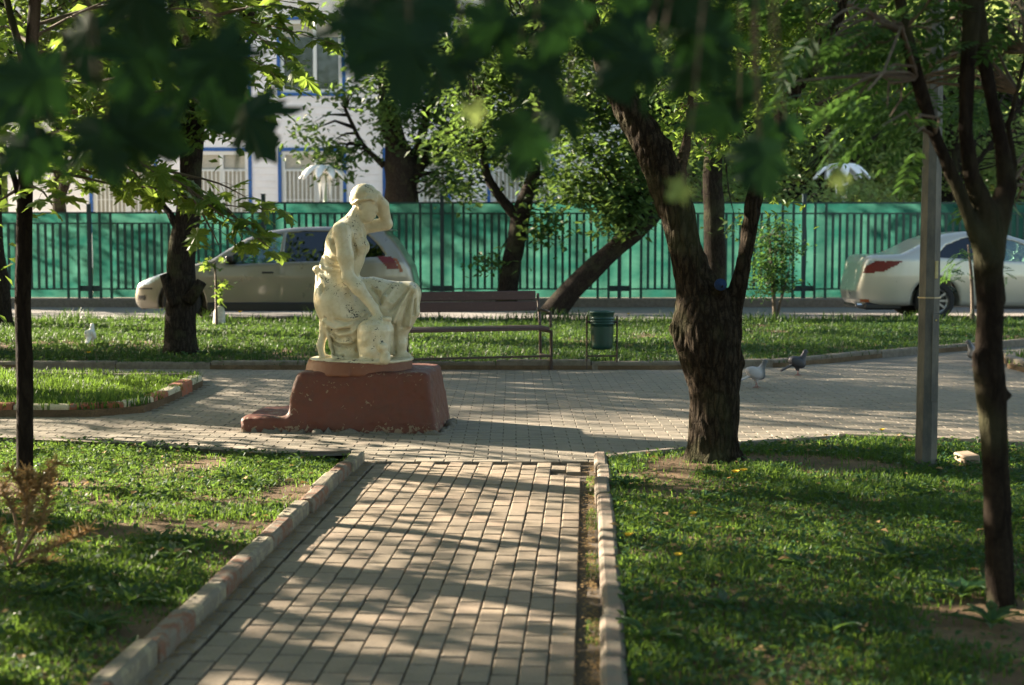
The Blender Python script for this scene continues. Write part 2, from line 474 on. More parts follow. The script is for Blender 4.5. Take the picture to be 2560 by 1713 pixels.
# outlines of the lawns
def ext(poly): return [(p[0], p[1]) for p in poly]
LB = [G(868,1150,.07), G(710,1134,.07), G(491,1117,.07), G(328,1107,.07), G(0,1095,.07)]
LL = [path_xy(-1.435, 0.6), path_xy(-1.435, 8.6)] + ext(LB) + [(-7, 10.3), (-15, 11.3), (-15, .6)]
RB = [G(1514,1137,.07), G(1700,1120,.07), G(1859,1102,.07), G(2099,1086,.07), G(2263,1085,.07), G(2560,1108,.07)]
RL = [path_xy(.13, .6)] + [path_xy(.13, 8.7)] + ext(RB) + [(6.5, 9.3), (15, 8.8), (15, .6)]
IF = [G(-2400,1042), G(0,1043), G(227,1043), G(361,1032), G(400,1017), G(440,999), G(507,966)]
IL = ext(IF) + [(G(500,951).x, G(500,951).y), (G(-2400,948).x, G(-2400,948).y)]
FF_ = [G(-1600,922), G(0,923), G(700,924), G(1660,925), G(1967,918), G(2250,889), G(2560,864), G(2900,842)]
FL = ext(FF_) + [(20, 23.03), (-20, 23.03)]
FR_ = [G(2505,897), G(2520,922), G(2600,940), G(3000,985)]
FR = ext(FR_) + [(G(3000,905).x, G(3000,905).y)]
def inside(X, Y, poly):
    r = np.zeros(X.shape, dtype=bool); n = len(poly)
    for i in range(n):
        x1, y1 = poly[i][:2]; x2, y2 = poly[i-1][:2]
        c = (y1 > Y) != (y2 > Y)
        with np.errstate(divide='ignore', invalid='ignore'):
            r ^= c & (X < (x2-x1)*(Y-y1)/(y2-y1+1e-12)+x1)
    return r
lawns = []
for poly, z in ((LL, .045), (RL, .04), (IL, .055), (FL, .045), (FR, .05)):
    lawns.append(tag(sheet('lawn', poly, z, MAT['soil'], .12), kind='structure'))

# plaza pavers: long side across the view, running bond
X_, Y_ = [], []
sp = []
ys = np.arange(PLAZA_Y+.05, 15.6, PW)
for r_, y in enumerate(ys):
    xs = np.arange(-9.0, 9.2, PL) + (PL/2 if r_ % 2 else 0)
    half = .36*y + 1.0
    xs = xs[np.abs(xs) < half]
    keep = ~(inside(xs, np.full(xs.shape, y), LL) | inside(xs, np.full(xs.shape, y), RL) | inside(xs, np.full(xs.shape, y), IL) | inside(xs, np.full(xs.shape, y), FL))
    sp += [(float(x), float(y)) for x in xs[keep]]
lay(plaza, sp, PL-.006, PW-.0045, MAT['paver2'], .012, near=(0, 0), ch=.0025, tl=.0025)
# the far plaza beyond the tile field and the footpath to the right: plain worn paving
tag(sheet('footpath', [(3.2, 15.6), (20, 15.6), (20, 22.9), (3.2, 22.9)], -.010, MAT['asphalt']), kind='structure')

# ------------------------------------------------------------------ kerbs of single stones
def stone_mat(name, col, wear):
    m, t, out = newmat(name)
    n = tex_noise(t, 14, 6, .7, pos(t)); n2 = tex_noise(t, 110, 5, .7, pos(t)); n3 = tex_noise(t, 3.0, 3, .6, pos(t))
    c = mixc(t, ramp(t, n.outputs[0], [(wear-.06, 0), (wear+.04, 1)]).outputs[0], col, (.17,.15,.12))
    c = mixc(t, math_n(t, 'MULTIPLY', ramp(t, n2.outputs[0], [(.5, 0), (.7, 1)]).outputs[0], .5), c, (.12,.10,.08))
    c = mixc(t, math_n(t, 'MULTIPLY', ramp(t, n3.outputs[0], [(.5, 0), (.7, 1)]).outputs[0], .35), c, (.11,.10,.06))
    princ(t, out, c, .85, 0, bump(t, math_n(t, 'ADD', n2.outputs[0], n.outputs[0]), .5, .006), spec=.25)
    return m
MAT['k_red'] = stone_mat('faded_red_paint_on_stone', (.17,.08,.05), .50)
MAT['k_cream'] = stone_mat('faded_cream_paint_on_stone', (.27,.24,.165), .48)
MAT['k_grey'] = stone_mat('bare_kerb_stone', (.20,.17,.145), .5)
MAT['k_dark'] = stone_mat('dark_kerb_stone', (.13,.11,.09), .5)
MAT['k_rose'] = stone_mat('rose_grey_kerb_stone', (.19,.145,.115), .5)
def kerb(line, side, width, h, length, mats, z0=-.03, seed=1):
    """line: contact edge; side +1/-1: which side of the running direction the stone lies"""
    rg = random.Random(seed); pts = [Vector((p[0], p[1], 0)) for p in line]
    cum = [0]
    for a, b in zip(pts, pts[1:]): cum.append(cum[-1]+(b-a).length)
    def at(s):
        s = min(max(s, 0), cum[-1])
        for i in range(len(cum)-1):
            if s <= cum[i+1] or i == len(cum)-2:
                return pts[i].lerp(pts[i+1], (s-cum[i])/max(1e-6, cum[i+1]-cum[i]))
    n = max(1, round(cum[-1]/length)); L = cum[-1]/n
    root = None
    for i in range(n):
        a, b = at(i*L+.005), at((i+1)*L-.005)
        d = (b-a).normalized(); w = Vector((-d.y, d.x, 0))*side
        hh = h + rg.gauss(0, .006); sh = rg.gauss(0, .006); e = .018
        sec = [(0, z0), (0, hh-e), (e*.35, hh-e*.3), (e, hh), (width-e, hh), (width-e*.35, hh-e*.3), (width, hh-e), (width, z0)]
        vs = []
        for q, s in ((a, 1), (a+d*.008, 0), (b-d*.008, 0), (b, 1)):
            for (o, z) in sec:
                k = .006*s
                vs.append(q + w*(o+sh+(k if o < width/2 else -k)) + Vector((0, 0, z-(k if z > 0 else 0)+rg.gauss(0, .0012))))
        fs = [tuple(range(8)), tuple(24+k for k in range(7,-1,-1))]
        for r_ in range(3):
            for k in range(8): k2 = (k+1) % 8; fs.append((r_*8+k, (r_+1)*8+k, (r_+1)*8+k2, r_*8+k2))
        mb = MB().add(vs, fs)
        me = mb.mesh('kerbstone', mats[i % len(mats)])
        if root is None:
            root = tag(empty('kerb', a), kind='structure')
        o = ob('kerbstone', me, root); o.matrix_parent_inverse = Matrix.Translation(-root.location)
    return root
kerb([path_xy(-1.36, 1.5), path_xy(-1.36, 8.60)], +1, .080, .072, .43, [MAT['k_cream'], MAT['k_red']], seed=2)
kerb([path_xy(.052, 1.5), path_xy(.052, 8.66)], -1, .080, .065, .47, [MAT['k_rose']], seed=3)
kerb([G(876,1152)]+[(p[0], p[1]+.05) for p in LB]+[(-7, 10.35), (-14, 11.2)], -1, -.075, .075, .95, [MAT['k_grey']], seed=4)
kerb([(p[0], p[1]+.05) for p in RB]+[(6.5, 9.35), (14, 8.9)], -1, .075, .075, .95, [MAT['k_grey']], seed=5)
kerb(IF, +1, .12, .10, .44, [stone_mat('worn_red_paint_on_kerb', (.30,.10,.055), .60), stone_mat('worn_cream_paint_on_kerb', (.44,.40,.29), .60)], seed=6)
kerb([G(505,956), G(-1800,953)], +1, .07, .09, .9, [MAT['k_grey']], seed=7)
kerb(FF_, +1, .12, .085, 1.0, [MAT['k_dark']], seed=8)
kerb(FR_, +1, .12, .10, .9, [MAT['k_grey']], seed=9)

# ------------------------------------------------------------------ grass and weeds
def vnoise(X, Y, s, seed=0):
    """smooth value noise in numpy"""
    r = np.random.default_rng(seed); T = r.random((64, 64)).astype(np.float32)
    x = X*s + 1000; y = Y*s + 1000
    xi = np.floor(x).astype(int); yi = np.floor(y).astype(int); fx = x-xi; fy = y-yi
    fx = fx*fx*(3-2*fx); fy = fy*fy*(3-2*fy)
    g = lambda a, b: T[(a) % 64, (b) % 64]
    return (g(xi,yi)*(1-fx)+g(xi+1,yi)*fx)*(1-fy) + (g(xi,yi+1)*(1-fx)+g(xi+1,yi+1)*fx)*fy
def scatter(poly, n, box, dens=None, seed=0, view=True):
    r = np.random.default_rng(seed)
    X = r.uniform(box[0], box[2], n*3); Y = r.uniform(box[1], box[3], n*3)
    k = inside(X, Y, poly)
    if view: k &= np.abs(X) < .40*Y+.7
    if dens is not None: k &= r.random(n*3) < dens(X, Y)
    X, Y = X[k][:n], Y[k][:n]
    return X, Y
def blades(X, Y, z, hmin, hmax, w, seed=0):
    r = np.random.default_rng(seed); n = len(X)
    a = r.uniform(0, 2*np.pi, n); h = r.uniform(hmin, hmax, n)*(.5+vnoise(X, Y, 2.5, 5)); b = r.uniform(.1, .9, n)*h
    dx, dy = np.cos(a), np.sin(a); ww = w*r.uniform(.6, 1.3, n)/2
    px, py = -dy*ww, dx*ww
    zz = np.full(n, z)
    V = np.stack([np.stack([X-px, Y-py, zz], 1), np.stack([X+px, Y+py, zz], 1),
                  np.stack([X+dx*b*.35+px*.8, Y+dy*b*.35+py*.8, zz+h*.6], 1), np.stack([X+dx*b*.35-px*.8, Y+dy*b*.35-py*.8, zz+h*.6], 1),
                  np.stack([X+dx*b, Y+dy*b, zz+h*.95], 1)], 1).reshape(-1, 3)
    i = np.arange(n)[:, None]*5
    return V, i+np.array([[0,1,2,3]]), i+np.array([[3,2,4]])
def join(*sets):
    Vs, Qs, Ts = [], [], []; o = 0
    for V, Q, T in sets:
        Vs.append(V); Qs.append(Q+o); Ts.append(T+o); o += len(V)
    return np.concatenate(Vs), np.concatenate(Qs), np.concatenate(Ts)
def broad(X, Y, z, size, seed=0, up=.5):
    """small oval leaves near the soil: 2 quads folded at the midrib"""
    r = np.random.default_rng(seed); n = len(X); a = r.uniform(0, 2*np.pi, n); s = size*r.uniform(.5, 1.4, n)
    dx, dy = np.cos(a), np.sin(a); el = r.uniform(-.1, 1.0, n)*up*1.6
    D = np.stack([dx*np.cos(el), dy*np.cos(el), np.sin(el)], 1); S = np.stack([-dy, dx, r.uniform(-.4, .4, n)], 1)*.33
    B = np.stack([X, Y, z+r.uniform(.0, .045, n)], 1); s = s[:, None]
    U = np.cross(D, S)*.35
    V = np.stack([B, B+(D*.45+S+U)*s, B+(D*.5-U*.2)*s, B+(D*.45-S+U)*s, B+(D*1.0-np.array([[0,0,.12]]))*s], 1).reshape(-1, 3)
    i = np.arange(n)[:, None]*5
    return V, i+np.array([[0,2,1,1]])[:, :0].reshape(1,0) if False else np.zeros((0,4), dtype=int), np.concatenate([i+np.array([[0,2,1]]), i+np.array([[1,2,4]]), i+np.array([[0,3,2]]), i+np.array([[3,4,2]])])
def patches(X, Y, seed=0, lo=.35, hi=.6, s=1.1):
    v = vnoise(X, Y, s, seed)*.65 + vnoise(X, Y, s*3.1, seed+1)*.35
    return np.clip((v-lo)/(hi-lo), .04, 1)
def grass_obj(parts, mat, label=None):
    V, Q, T = join(*parts)
    o = ob('grass', mesh_np('grass', V, [Q, T] if len(Q) else [T], mat=mat)); o['kind'] = 'stuff'
    if label: o['label'] = label; o['category'] = 'grass'
    return o
dl = lambda X, Y: patches(X, Y, 11, .22, .42)*np.clip((Y-3.2)/.8+.55, .12, 1)
dr = lambda X, Y: patches(X, Y, 21, .31, .50)*np.clip((Y-3.4)/.9+.45, .2, 1)
X, Y = scatter(LL, 90000, (-4.6, 3.7, -.6, 10.3), dl, 1); X2, Y2 = scatter(LL, 9000, (-4.6, 3.7, -.6, 10.3), dl, 2)
grass_obj([blades(X, Y, .04, .012, .045, .0055, 3)], MAT['grass'], 'sunlit thin grass with bare soil patches left of the brick path')
tag(grass_obj([broad(X2, Y2, .045, .035, 4)], MAT['weed']), 'low broad leaved weeds among the grass left of the path', 'weeds')
X, Y = scatter(RL, 80000, (-.1, 3.7, 4.9, 10.3), dr, 5); X2, Y2 = scatter(RL, 17000, (-.1, 3.7, 4.9, 10.3), dr, 6)
grass_obj([blades(X, Y, .035, .015, .05, .0055, 7)], MAT['grass'], 'shaded grass around the forked trunk right of the path')
tag(grass_obj([broad(X2, Y2, .035, .032, 8)], MAT['weed']), 'leafy dark ground cover right of the path', 'weeds')
X, Y = scatter(IL, 16000, (-6.5, 10.8, -2.6, 14.2), lambda X, Y: patches(X, Y, 31, .2, .4), 9)
grass_obj([blades(X, Y, .05, .03, .085, .011, 10)], MAT['grass'], 'bright grass on the small island with red and cream kerb')
fd = lambda X, Y: patches(X, Y, 41, .2, .4)
X, Y = scatter(FL, 110000, (-10.5, 14.9, 10.5, 23.0), fd, 12); X2, Y2 = scatter(FL, 12000, (-10.5, 14.9, 10.5, 23.0), fd, 13)
grass_obj([blades(X, Y, .04, .025, .085, .012, 14)], MAT['far_grass'], 'grass strip between the plaza and the road')
tag(grass_obj([broad(X2, Y2, .045, .06, 15)], MAT['weed']), 'dandelion leaves and weeds on the strip before the road', 'weeds')
X, Y = scatter(FL, 5000, (-10.5, 22.2, 10.5, 23.0), None, 16)
grass_obj([blades(X, Y, .04, .06, .20, .016, 17)], MAT['far_grass'], 'tall grass fringe along the near edge of the road')
X, Y = scatter(FR, 2500, (3.5, 13, 8.5, 17), None, 18, False)
grass_obj([blades(X, Y, .04, .04, .10, .012, 19)], MAT['grass'], 'small patch of grass behind the far right kerb')
# grit, seeds and moss that lie in the gutters
def litter(line, n, spread, size, mat, name, label, seed, z=.004):
    r = np.random.default_rng(seed); t = r.uniform(0, 1, n)
    a, b = np.array(line[0][:2]), np.array(line[1][:2]); d = (b-a)/np.linalg.norm(b-a); w = np.array([-d[1], d[0]])
    p = a + (b-a)*t[:, None] + w*np.abs(r.normal(0, abs(spread), n))[:, None]*np.sign(spread)
    V, Q, T = broad(p[:, 0], p[:, 1], z-.004, size, seed, .1); V[:, 2] = z + (V[:, 2]-z)*.25
    return V, Q, T
sets = [litter([path_xy(-1.35, 3.7), path_xy(-1.35, 8.6)], 1500, -.035, .013, None, '', '', 51), litter([path_xy(.045, 3.7), path_xy(.045, 8.6)], 2200, .03, .013, None, '', '', 52)]
r = np.random.default_rng(53); Y = r.uniform(4, 15, 1500); X = r.uniform(-.36, .36, 1500)*Y
k = ~(inside(X, Y, LL) | inside(X, Y, RL) | inside(X, Y, IL)); V, Q, T = broad(X[k], Y[k], 0, .011, 54, .1); V[:, 2] = .004+(V[:, 2])*.2
sets.append((V, Q, T))
for pl_, z_, sd_ in ((LL, .055, 57), (RL, .05, 58)):
    X, Y = scatter(pl_, 420, (-4.6, 3.7, 4.9, 10.3), None, sd_); V, Q, T = broad(X, Y, z_, .04, sd_, .2); sets.append((V, Q, T))
tag(grass_obj(sets, MAT['dry']), 'dry seeds and leaf litter along the kerbs and on the paving', 'litter').name = 'leaf_litter'
X, Y = [], []
r = np.random.default_rng(55); v_ = r.uniform(3.8, 8.6, 2600); u_ = r.uniform(-.0, .05, 2600)
q = np.array([path_xy(a, b) for a, b in zip(u_, v_)]); k = vnoise(q[:, 0], q[:, 1], 4, 3) > .5
o = grass_obj([blades(q[k, 0], q[k, 1], 0, .006, .02, .004, 56)], MAT['grass'], 'moss and tiny weeds in the gap beside the right kerb'); o.name = 'moss'

# ------------------------------------------------------------------ leaf shapes
def fan_leaf(half, center, curl=.25, seed=0):
    h = half; m = [(x, -y) for x, y in half[-2:0:-1]]
    out = h + m; vs = [(center[0], 0, .02)]
    for i, (x, y) in enumerate(out):
        r2 = (x-.3)**2 + y*y
        vs.append((x, y, -curl*r2 - abs(y)*.10 + (.03 if i % 3 == 0 else -.01)))
    n = len(out); fs = [(0, 1+(i+1) % n, 1+i) for i in range(n)]
    return np.array(vs, dtype=np.float32), np.array(fs)
MAPLE_HALF = [(0,0),(-.10,.16),(-.04,.21),(-.08,.42),(.08,.34),(.10,.42),(.20,.27),(.30,.46),(.35,.38),(.54,.62),(.53,.42),(.47,.31),(.44,.17),(.60,.28),(.64,.18),(.80,.22),(.82,.10),(1.02,0)]
T_MAPLE = fan_leaf(MAPLE_HALF, (.25, 0))
T_MAPLE2 = fan_leaf([(x*(.94 if i % 2 else 1.0), y*1.08) for i, (x, y) in enumerate(MAPLE_HALF)], (.25, 0), .55)
T_OVATE = (np.array([(0,0,0),(.3,.2,.05),(.3,0,-.03),(.3,-.2,.05),(.68,.19,.0),(.68,0,-.07),(.68,-.19,.0),(1,0,-.16)], dtype=np.float32),
           np.array([(0,2,1),(0,3,2),(1,2,5),(1,5,4),(2,3,6),(2,6,5),(4,5,7),(5,6,7)]))
T_FAR = (np.array([(0,0,0),(.45,.26,.06),(.45,-.26,.06),(1,0,-.08)], dtype=np.float32), np.array([(0,3,1),(0,2,3)]))
def frond(pairs=6):
    vs, fs = [], []
    def lf(b, d, L, w):
        n = len(vs); s = np.array([-d[1], d[0], 0]); e = b + d*L
        vs.extend([b, b+d*L*.5+s*w+np.array([0,0,.01]), e+np.array([0,0,-.02]), b+d*L*.5-s*w+np.array([0,0,.01])]); fs.extend([(n, n+2, n+1), (n, n+3, n+2)])
    for i in range(pairs):
        x = .22+.62*i/(pairs-1); z = -.18*x*x
        for s in (-1, 1):
            d = np.array([math.cos(1.05), s*math.sin(1.05), -.12]); d /= np.linalg.norm(d)
            lf(np.array([x, 0, z]), d, .30-.10*abs(x-.5), .055)
    lf(np.array([.86, 0, -.14]), np.array([1.0, 0, -.2]), .26, .05)
    n = len(vs); vs.extend([np.array(p) for p in ((0,.006,0),(0,-.006,0),(.9,-.004,-.15),(.9,.004,-.15))]); fs.extend([(n, n+1, n+2), (n, n+2, n+3)])
    return np.array(vs, dtype=np.float32), np.array(fs)
T_FROND = frond()

def orient(n, r, droop=.35, tilt=.6, az=None, azs=1.0):
    a = r.uniform(0, 2*np.pi, n) if az is None else az + r.normal(0, azs, n)
    z = r.normal(-droop, .35, n)
    D = np.stack([np.cos(a), np.sin(a), z], 1); D /= np.linalg.norm(D, axis=1, keepdims=True)
    U = np.stack([r.normal(0, tilt, n), r.normal(0, tilt, n), np.ones(n)], 1)
    S = np.cross(U, D); S /= np.linalg.norm(S, axis=1, keepdims=True)
    return D, S, np.cross(D, S)
def leaves_mesh(name, C, size, tmpl, r, mat, frames):
    D, S, U = frames; tv, tf = tmpl; n = len(C); size = size[:, None, None]
    V = C[:, None, :] + size*(tv[None, :, 0:1]*D[:, None, :] + tv[None, :, 1:2]*S[:, None, :] + tv[None, :, 2:3]*U[:, None, :])
    Q = (np.arange(n)*len(tv))[:, None, None] + tf[None]
    return mesh_np(name, V.reshape(-1, 3), [Q.reshape(-1, 3)], mat=mat)
def put_leaves(root, C, size, tmpl, mat, seed, nobj=0, frames=None, name='leaf', near=None):
    """the leaves that show largest as single objects, the rest as one mesh"""
    r = np.random.default_rng(seed); n = len(C)
    if n == 0: return
    if frames is None: frames = orient(n, r)
    D, S, U = frames
    if nobj:
        px = np.abs(C[:, 0]/C[:, 1])*F < 1330
        pz = np.abs(np.arctan2(C[:, 2]-HC, C[:, 1])+PITCH) < .25
        score = size/C[:, 1]*np.where(px & pz, 1, .01)
        order = np.argsort(-score); a, b = order[:nobj], order[nobj:]
        tv, tf = tmpl; me = bpy.data.meshes.new(name); me.from_pydata([tuple(map(float, v)) for v in tv], [], [tuple(map(int, f)) for f in tf]); me.materials.append(mat)
        for p in me.polygons: p.use_smooth = False
        for i in a:
            M = Matrix(((D[i,0]*size[i], S[i,0]*size[i], U[i,0]*size[i], C[i,0]), (D[i,1]*size[i], S[i,1]*size[i], U[i,1]*size[i], C[i,1]),
                        (D[i,2]*size[i], S[i,2]*size[i], U[i,2]*size[i], C[i,2]), (0,0,0,1)))
            o = bpy.data.objects.new(name, me); COL.objects.link(o); o.parent = root
            o.matrix_local = root.matrix_basis.inverted() @ M
    else: b = np.arange(n)
    if len(b):
        me = leaves_mesh('foliage', C[b]-np.array(root.location), size[b], tmpl, r, mat, (D[b], S[b], U[b]))
        o = ob('foliage', me, root); o['kind'] = 'stuff'

def blob_clusters(blobs, r, mult=1.0):
    """blobs: (center, (rx,ry,rz), clusters)"""
    out = []
    for c, rad, n in blobs:
        n = int(n*mult); d = r.normal(0, 1, (n, 3)); d /= np.linalg.norm(d, axis=1, keepdims=True)
        rr = r.random(n)**.45
        out.append(np.array(c) + d*rr[:, None]*np.array(rad))
    return np.concatenate(out)
def crown_leaves(CL, per, spread, r):
    n = len(CL); C = np.repeat(CL, per, axis=0)
    return C + r.normal(0, 1, (n*per, 3))*np.array([spread, spread, spread*.55])

def wobble(V, amp, s, seed=0):
    out = V.copy(); o = Vector((seed*7.3, seed*3.1, seed*1.7))
    for i in range(len(V)):
        v = Vector(V[i])*s + o
        d = noise.noise_vector(v)*amp + noise.noise_vector(v*3.1)*amp*.4
        out[i] += (d.x, d.y, d.z*.3)
    return out
def trunk_tubes(chains, n=14, step=.12, amp=.16, seed=1):
    mb = MB(); VV = []
    for pts, rad in chains:
        p, r_ = catmull(pts, rad, step)
        b = len(mb.v); mb.tube(p, r_, n)
        m = sum(rad)/len(rad)
        V = np.array(mb.v[b:]); V = wobble(V, m*amp, 1.6/max(m, .03)*.22, seed)
        mb.v[b:] = [tuple(v) for v in V]
    return mb
def branch_mesh(skel, targets, r, rad0=.016, rad1=.003, sag=.12, n=4):
    """thin curved twigs from the nearest point of the wood to each leaf cluster"""
    S_ = np.array([list(p) for p in skel]); mb = MB()
    for t in targets:
        d = np.linalg.norm(S_-t, axis=1) + (S_[:, 2] > t[2]+.3)*.6
        b = S_[np.argmin(d)]; L = np.linalg.norm(t-b)
        if L < .08: continue
        m1 = b*.66+t*.34 + r.normal(0, .07*L, 3) + np.array([0,0,sag*L]); m2 = b*.3+t*.7 + r.normal(0, .06*L, 3) + np.array([0,0,sag*L])
        k = min(1.8, .5+L)
        mb.tube([b, m1, m2, t], [rad0*k, rad0*k*.6, rad0*.35+rad1, rad1], n, cap=False)
    return mb
def tree(name, label, base, chains, bark, blobs, tmpl, mat, size, per=16, spread=.2, mult=1.0, seed=1, nobj=0, group=None, cat='tree',
         twigs=True, n=14, amp=.16, trunk_mesh=None, tw_rad=.014, droop=.35, extra=None, step=.12, tilt=.6):
    r = np.random.default_rng(seed)
    root = tag(empty(name, base), label, cat, group); B = Vector(base)
    if trunk_mesh is None:
        mb = trunk_tubes(chains, n, step, amp, seed); trunk_mesh = mb.mesh('trunk', bark, smooth=True)
    t = ob('trunk', trunk_mesh, root); t.matrix_parent_inverse = Matrix.Translation(-B)
    CL = blob_clusters(blobs, r, mult) if blobs else np.zeros((0, 3))
    skel = []
    for pts, rad in chains:
        p, _ = catmull(pts, rad, .15); skel += p[len(p)//3:] if len(chains) > 1 else p[len(p)//2:]
    if twigs and len(CL):
        sub = CL if len(CL) < 240 else CL[r.permutation(len(CL))[:240]]
        w = branch_mesh(skel, sub, r, tw_rad).build('branches', MAT['twig'] if tw_rad < .02 else bark, root)
        w.matrix_parent_inverse = Matrix.Translation(-B); w['kind'] = 'stuff'
    C = crown_leaves(CL, per, spread, r)
    sz = size*r.uniform(.6, 1.25, len(C))
    fr = orient(len(C), r, droop, tilt)
    if extra is not None:
        C = np.concatenate([C, extra[0]]); sz = np.concatenate([sz, extra[1]]); fr = tuple(np.concatenate([a, b]) for a, b in zip(fr, extra[2]))
    put_leaves(root, C, sz, tmpl, mat, seed, nobj, fr)
    return root

def chainD(lst, Y, dy=0.0):
    """(x, y, r) read off the 2344 px wide view -> world chain at distance Y (+dy per point if given)"""
    s = SDp(Y); return [PD(a[0], a[1], Y+(a[3] if len(a) > 3 else 0)) for a in lst], [a[2]/s for a in lst]
def sdf_trunk(chains, h, k, disp, seed, mat, smooth_k=None, extra=None):
    pts = np.array([list(p) for c in chains for p in c[0]]); rm = max(max(c[1]) for c in chains)+.04
    lo = pts.min(0)-rm; hi = pts.max(0)+rm
    segs = []
    def f(q):
        d = None
        for p, r_ in chains:
            p, r_ = catmull(p, r_, .12); c = None
            for i in range(len(p)-1):
                s = sd_seg(q, p[i], p[i+1], r_[i], r_[i+1]); c = s if c is None else np.minimum(c, s)
            d = c if d is None else smin(d, c, k)
        return d
    V, Q = polygonize(f, lo, hi, h)
    Nn = normals_np(V, Q)
    # furrows running up the wood: ridged noise stretched along z, real relief
    disp_v = np.zeros(len(V))
    for i in range(len(V)):
        v = V[i]
        a = noise.noise(Vector((v[0]*30+seed, v[1]*30, v[2]*7)))
        b = noise.noise(Vector((v[0]*7, v[1]*7+seed, v[2]*4)))
        disp_v[i] = -disp*(1-abs(a)*2.6)*.9 + b*disp*1.6
    V = V + Nn*disp_v[:, None]
    return mesh_np('trunk', V, [Q], smooth=True, mat=mat)

# ------------------------------------------------------------------ the big forked tree right of the path
Y7 = 8.5
c_main = chainD([(1636,1092,92),(1634,1062,76),(1634,1030,66),(1633,1000,62),(1634,940,61),(1635,880,63),(1622,810,75),(1616,750,76),(1608,700,66),(1590,640,48),(1568,570,41),(1548,480,46),(1520,400,47),(1500,350,47),(1434,246,34),(1398,176,29),(1362,80,24),(1330,-60,20),(1290,-300,15),(1230,-600,9)], Y7)
c_right = chainD([(1640,900,40),(1658,800,40),(1672,730,30),(1688,660,23),(1702,600,20),(1716,530,19),(1724,470,18),(1735,400,17),(1770,310,17),(1808,225,17),(1868,141,15),(1910,60,13),(1950,-60,11),(2000,-300,8)], Y7)
c_mid = chainD([(1540,450,22,.1),(1575,300,10,.3),(1582,180,9,.4),(1590,40,8,.5),(1600,-200,5,.6)], Y7)
c_bur = chainD([(1560,735,18),(1548,752,16),(1570,790,20)], Y7-.02)
c_bur2 = chainD([(1680,815,14),(1694,832,12),(1685,850,14)], Y7)
c_stub = chainD([(1640,730,20,-.05),(1648,680,16,-.08),(1650,655,13,-.17)], Y7)
c_main = (c_main[0], [q*.93 for q in c_main[1]]); c_right = (c_right[0], [q*.93 for q in c_right[1]])
ch7 = [c_main, c_right, c_mid]
tm7 = sdf_trunk([c_main, c_right, c_mid, c_bur, c_bur2, c_stub], .0105, .045, .0075, 3, MAT['bark_big'])
def bl(lst, default_n=30):
    """(x, y, rx, ry, Y, n) of the 2344 view -> crown blob"""
    out = []
    for a in lst:
        x, y, rx, ry, Y = a[:5]; n = a[5] if len(a) > 5 else default_n; s = SDp(Y)
        dep = a[6] if len(a) > 6 else (rx+ry)/2/s
        out.append((tuple(PD(x, y, Y)), (rx/s, dep, ry/s), n))
    return out
blobs7 = bl([(1600,120,130,110,8.9,60),(1700,40,180,110,9.1,80),(1560,-40,240,120,8.8,90),(1850,40,160,110,9.2,70),(1620,280,100,70,9.1,26),(1750,190,120,90,9.2,50),
             (1960,110,120,110,9.3,50),(1880,260,90,60,9.2,14),(1700,340,60,60,9.2,10),(1760,450,30,40,9.1,3),(1450,30,150,90,9.0,50),(1500,330,40,60,8.7,4),
             (1600,-420,600,260,9.5,330,2.0),(1950,-380,400,220,9.8,180,1.8),(1250,-350,400,220,9.0,180,1.8)])
t7 = tree('pear_tree', 'thick dark forked trunk with furrowed bark rising from the lawn right of the path', GD(1632, 1055), ch7, MAT['bark_big'], blobs7,
     T_OVATE, MAT['pear'], .062, per=13, spread=.13, seed=17, nobj=300, trunk_mesh=tm7, tw_rad=.009, droop=.45)
m, t, out = newmat('blue_painted_cut')
princ(t, out, ramp(t, tex_noise(t, 60, 3, .6, coord(t)).outputs[0], [(.3, (.012,.025,.07)), (.7, (.02,.04,.10))]).outputs[0], .95, spec=.1)
s7 = SDp(8.31); c = PD(1650, 652, 8.31)
mb = MB().lathe([(.0001, -.012), (14.5/s7*.25, -.012), (14.5/s7*.3, -.003), (13/s7, 0), (14/s7, .006), (14/s7, .02)], c=(0,0,0), n=20, axis='y')
o = mb.build('cut_branch_end', m, t7, smooth=True); o.location = c - t7.location
o['label'] = 'round sawn branch end painted blue in the fork'

# ------------------------------------------------------------------ smooth forked tree in the right foreground
Y9 = 5.08
c9a = chainD([(2298,1420,50),(2293,1392,40),(2291,1365,34),(2289,1330,35),(2284,1200,34),(2276,1000,34),(2265,860,38),(2263,800,34),(2267,700,33),(2262,620,36),(2266,560,36),(2262,500,31),(2250,470,28),(2222,400,21),(2210,300,19),(2214,180,19),(2221,60,21),(2226,-60,20),(2230,-400,14)], Y9)
c9b = chainD([(2262,600,30),(2236,545,20),(2200,450,17),(2140,310,17),(2100,180,17),(2072,70,16),(2050,-60,14),(2010,-350,10)], Y9-.03)
c9c = chainD([(2268,580,32),(2290,480,30),(2306,425,25),(2292,330,18),(2268,220,17),(2250,120,18),(2238,10,18),(2230,-100,16)], Y9+.03)
c9d = chainD([(2306,430,16),(2322,380,9),(2308,290,7),(2328,210,7),(2350,120,6)], Y9+.08)
c9e = chainD([(2262,505,9),(2270,640,4)], Y9)
c9a = (c9a[0], [q*.92 for q in c9a[1]]); c9b = (c9b[0], [q*.9 for q in c9b[1]]); c9c = (c9c[0], [q*.9 for q in c9c[1]])
ch9 = [c9a, c9b, c9c, c9d]
st = [chainD([(2278,640,14),(2298,688,6)], Y9), chainD([(2262,800,16),(2233,812,9),(2240,850,13)], Y9-.02), chainD([(2308,905,8),(2292,900,14)], Y9)]
tm9 = sdf_trunk([c9a, c9b, c9c, c9d]+st, .0085, .02, .0018, 9, MAT['bark_smooth'])
r = np.random.default_rng(90)
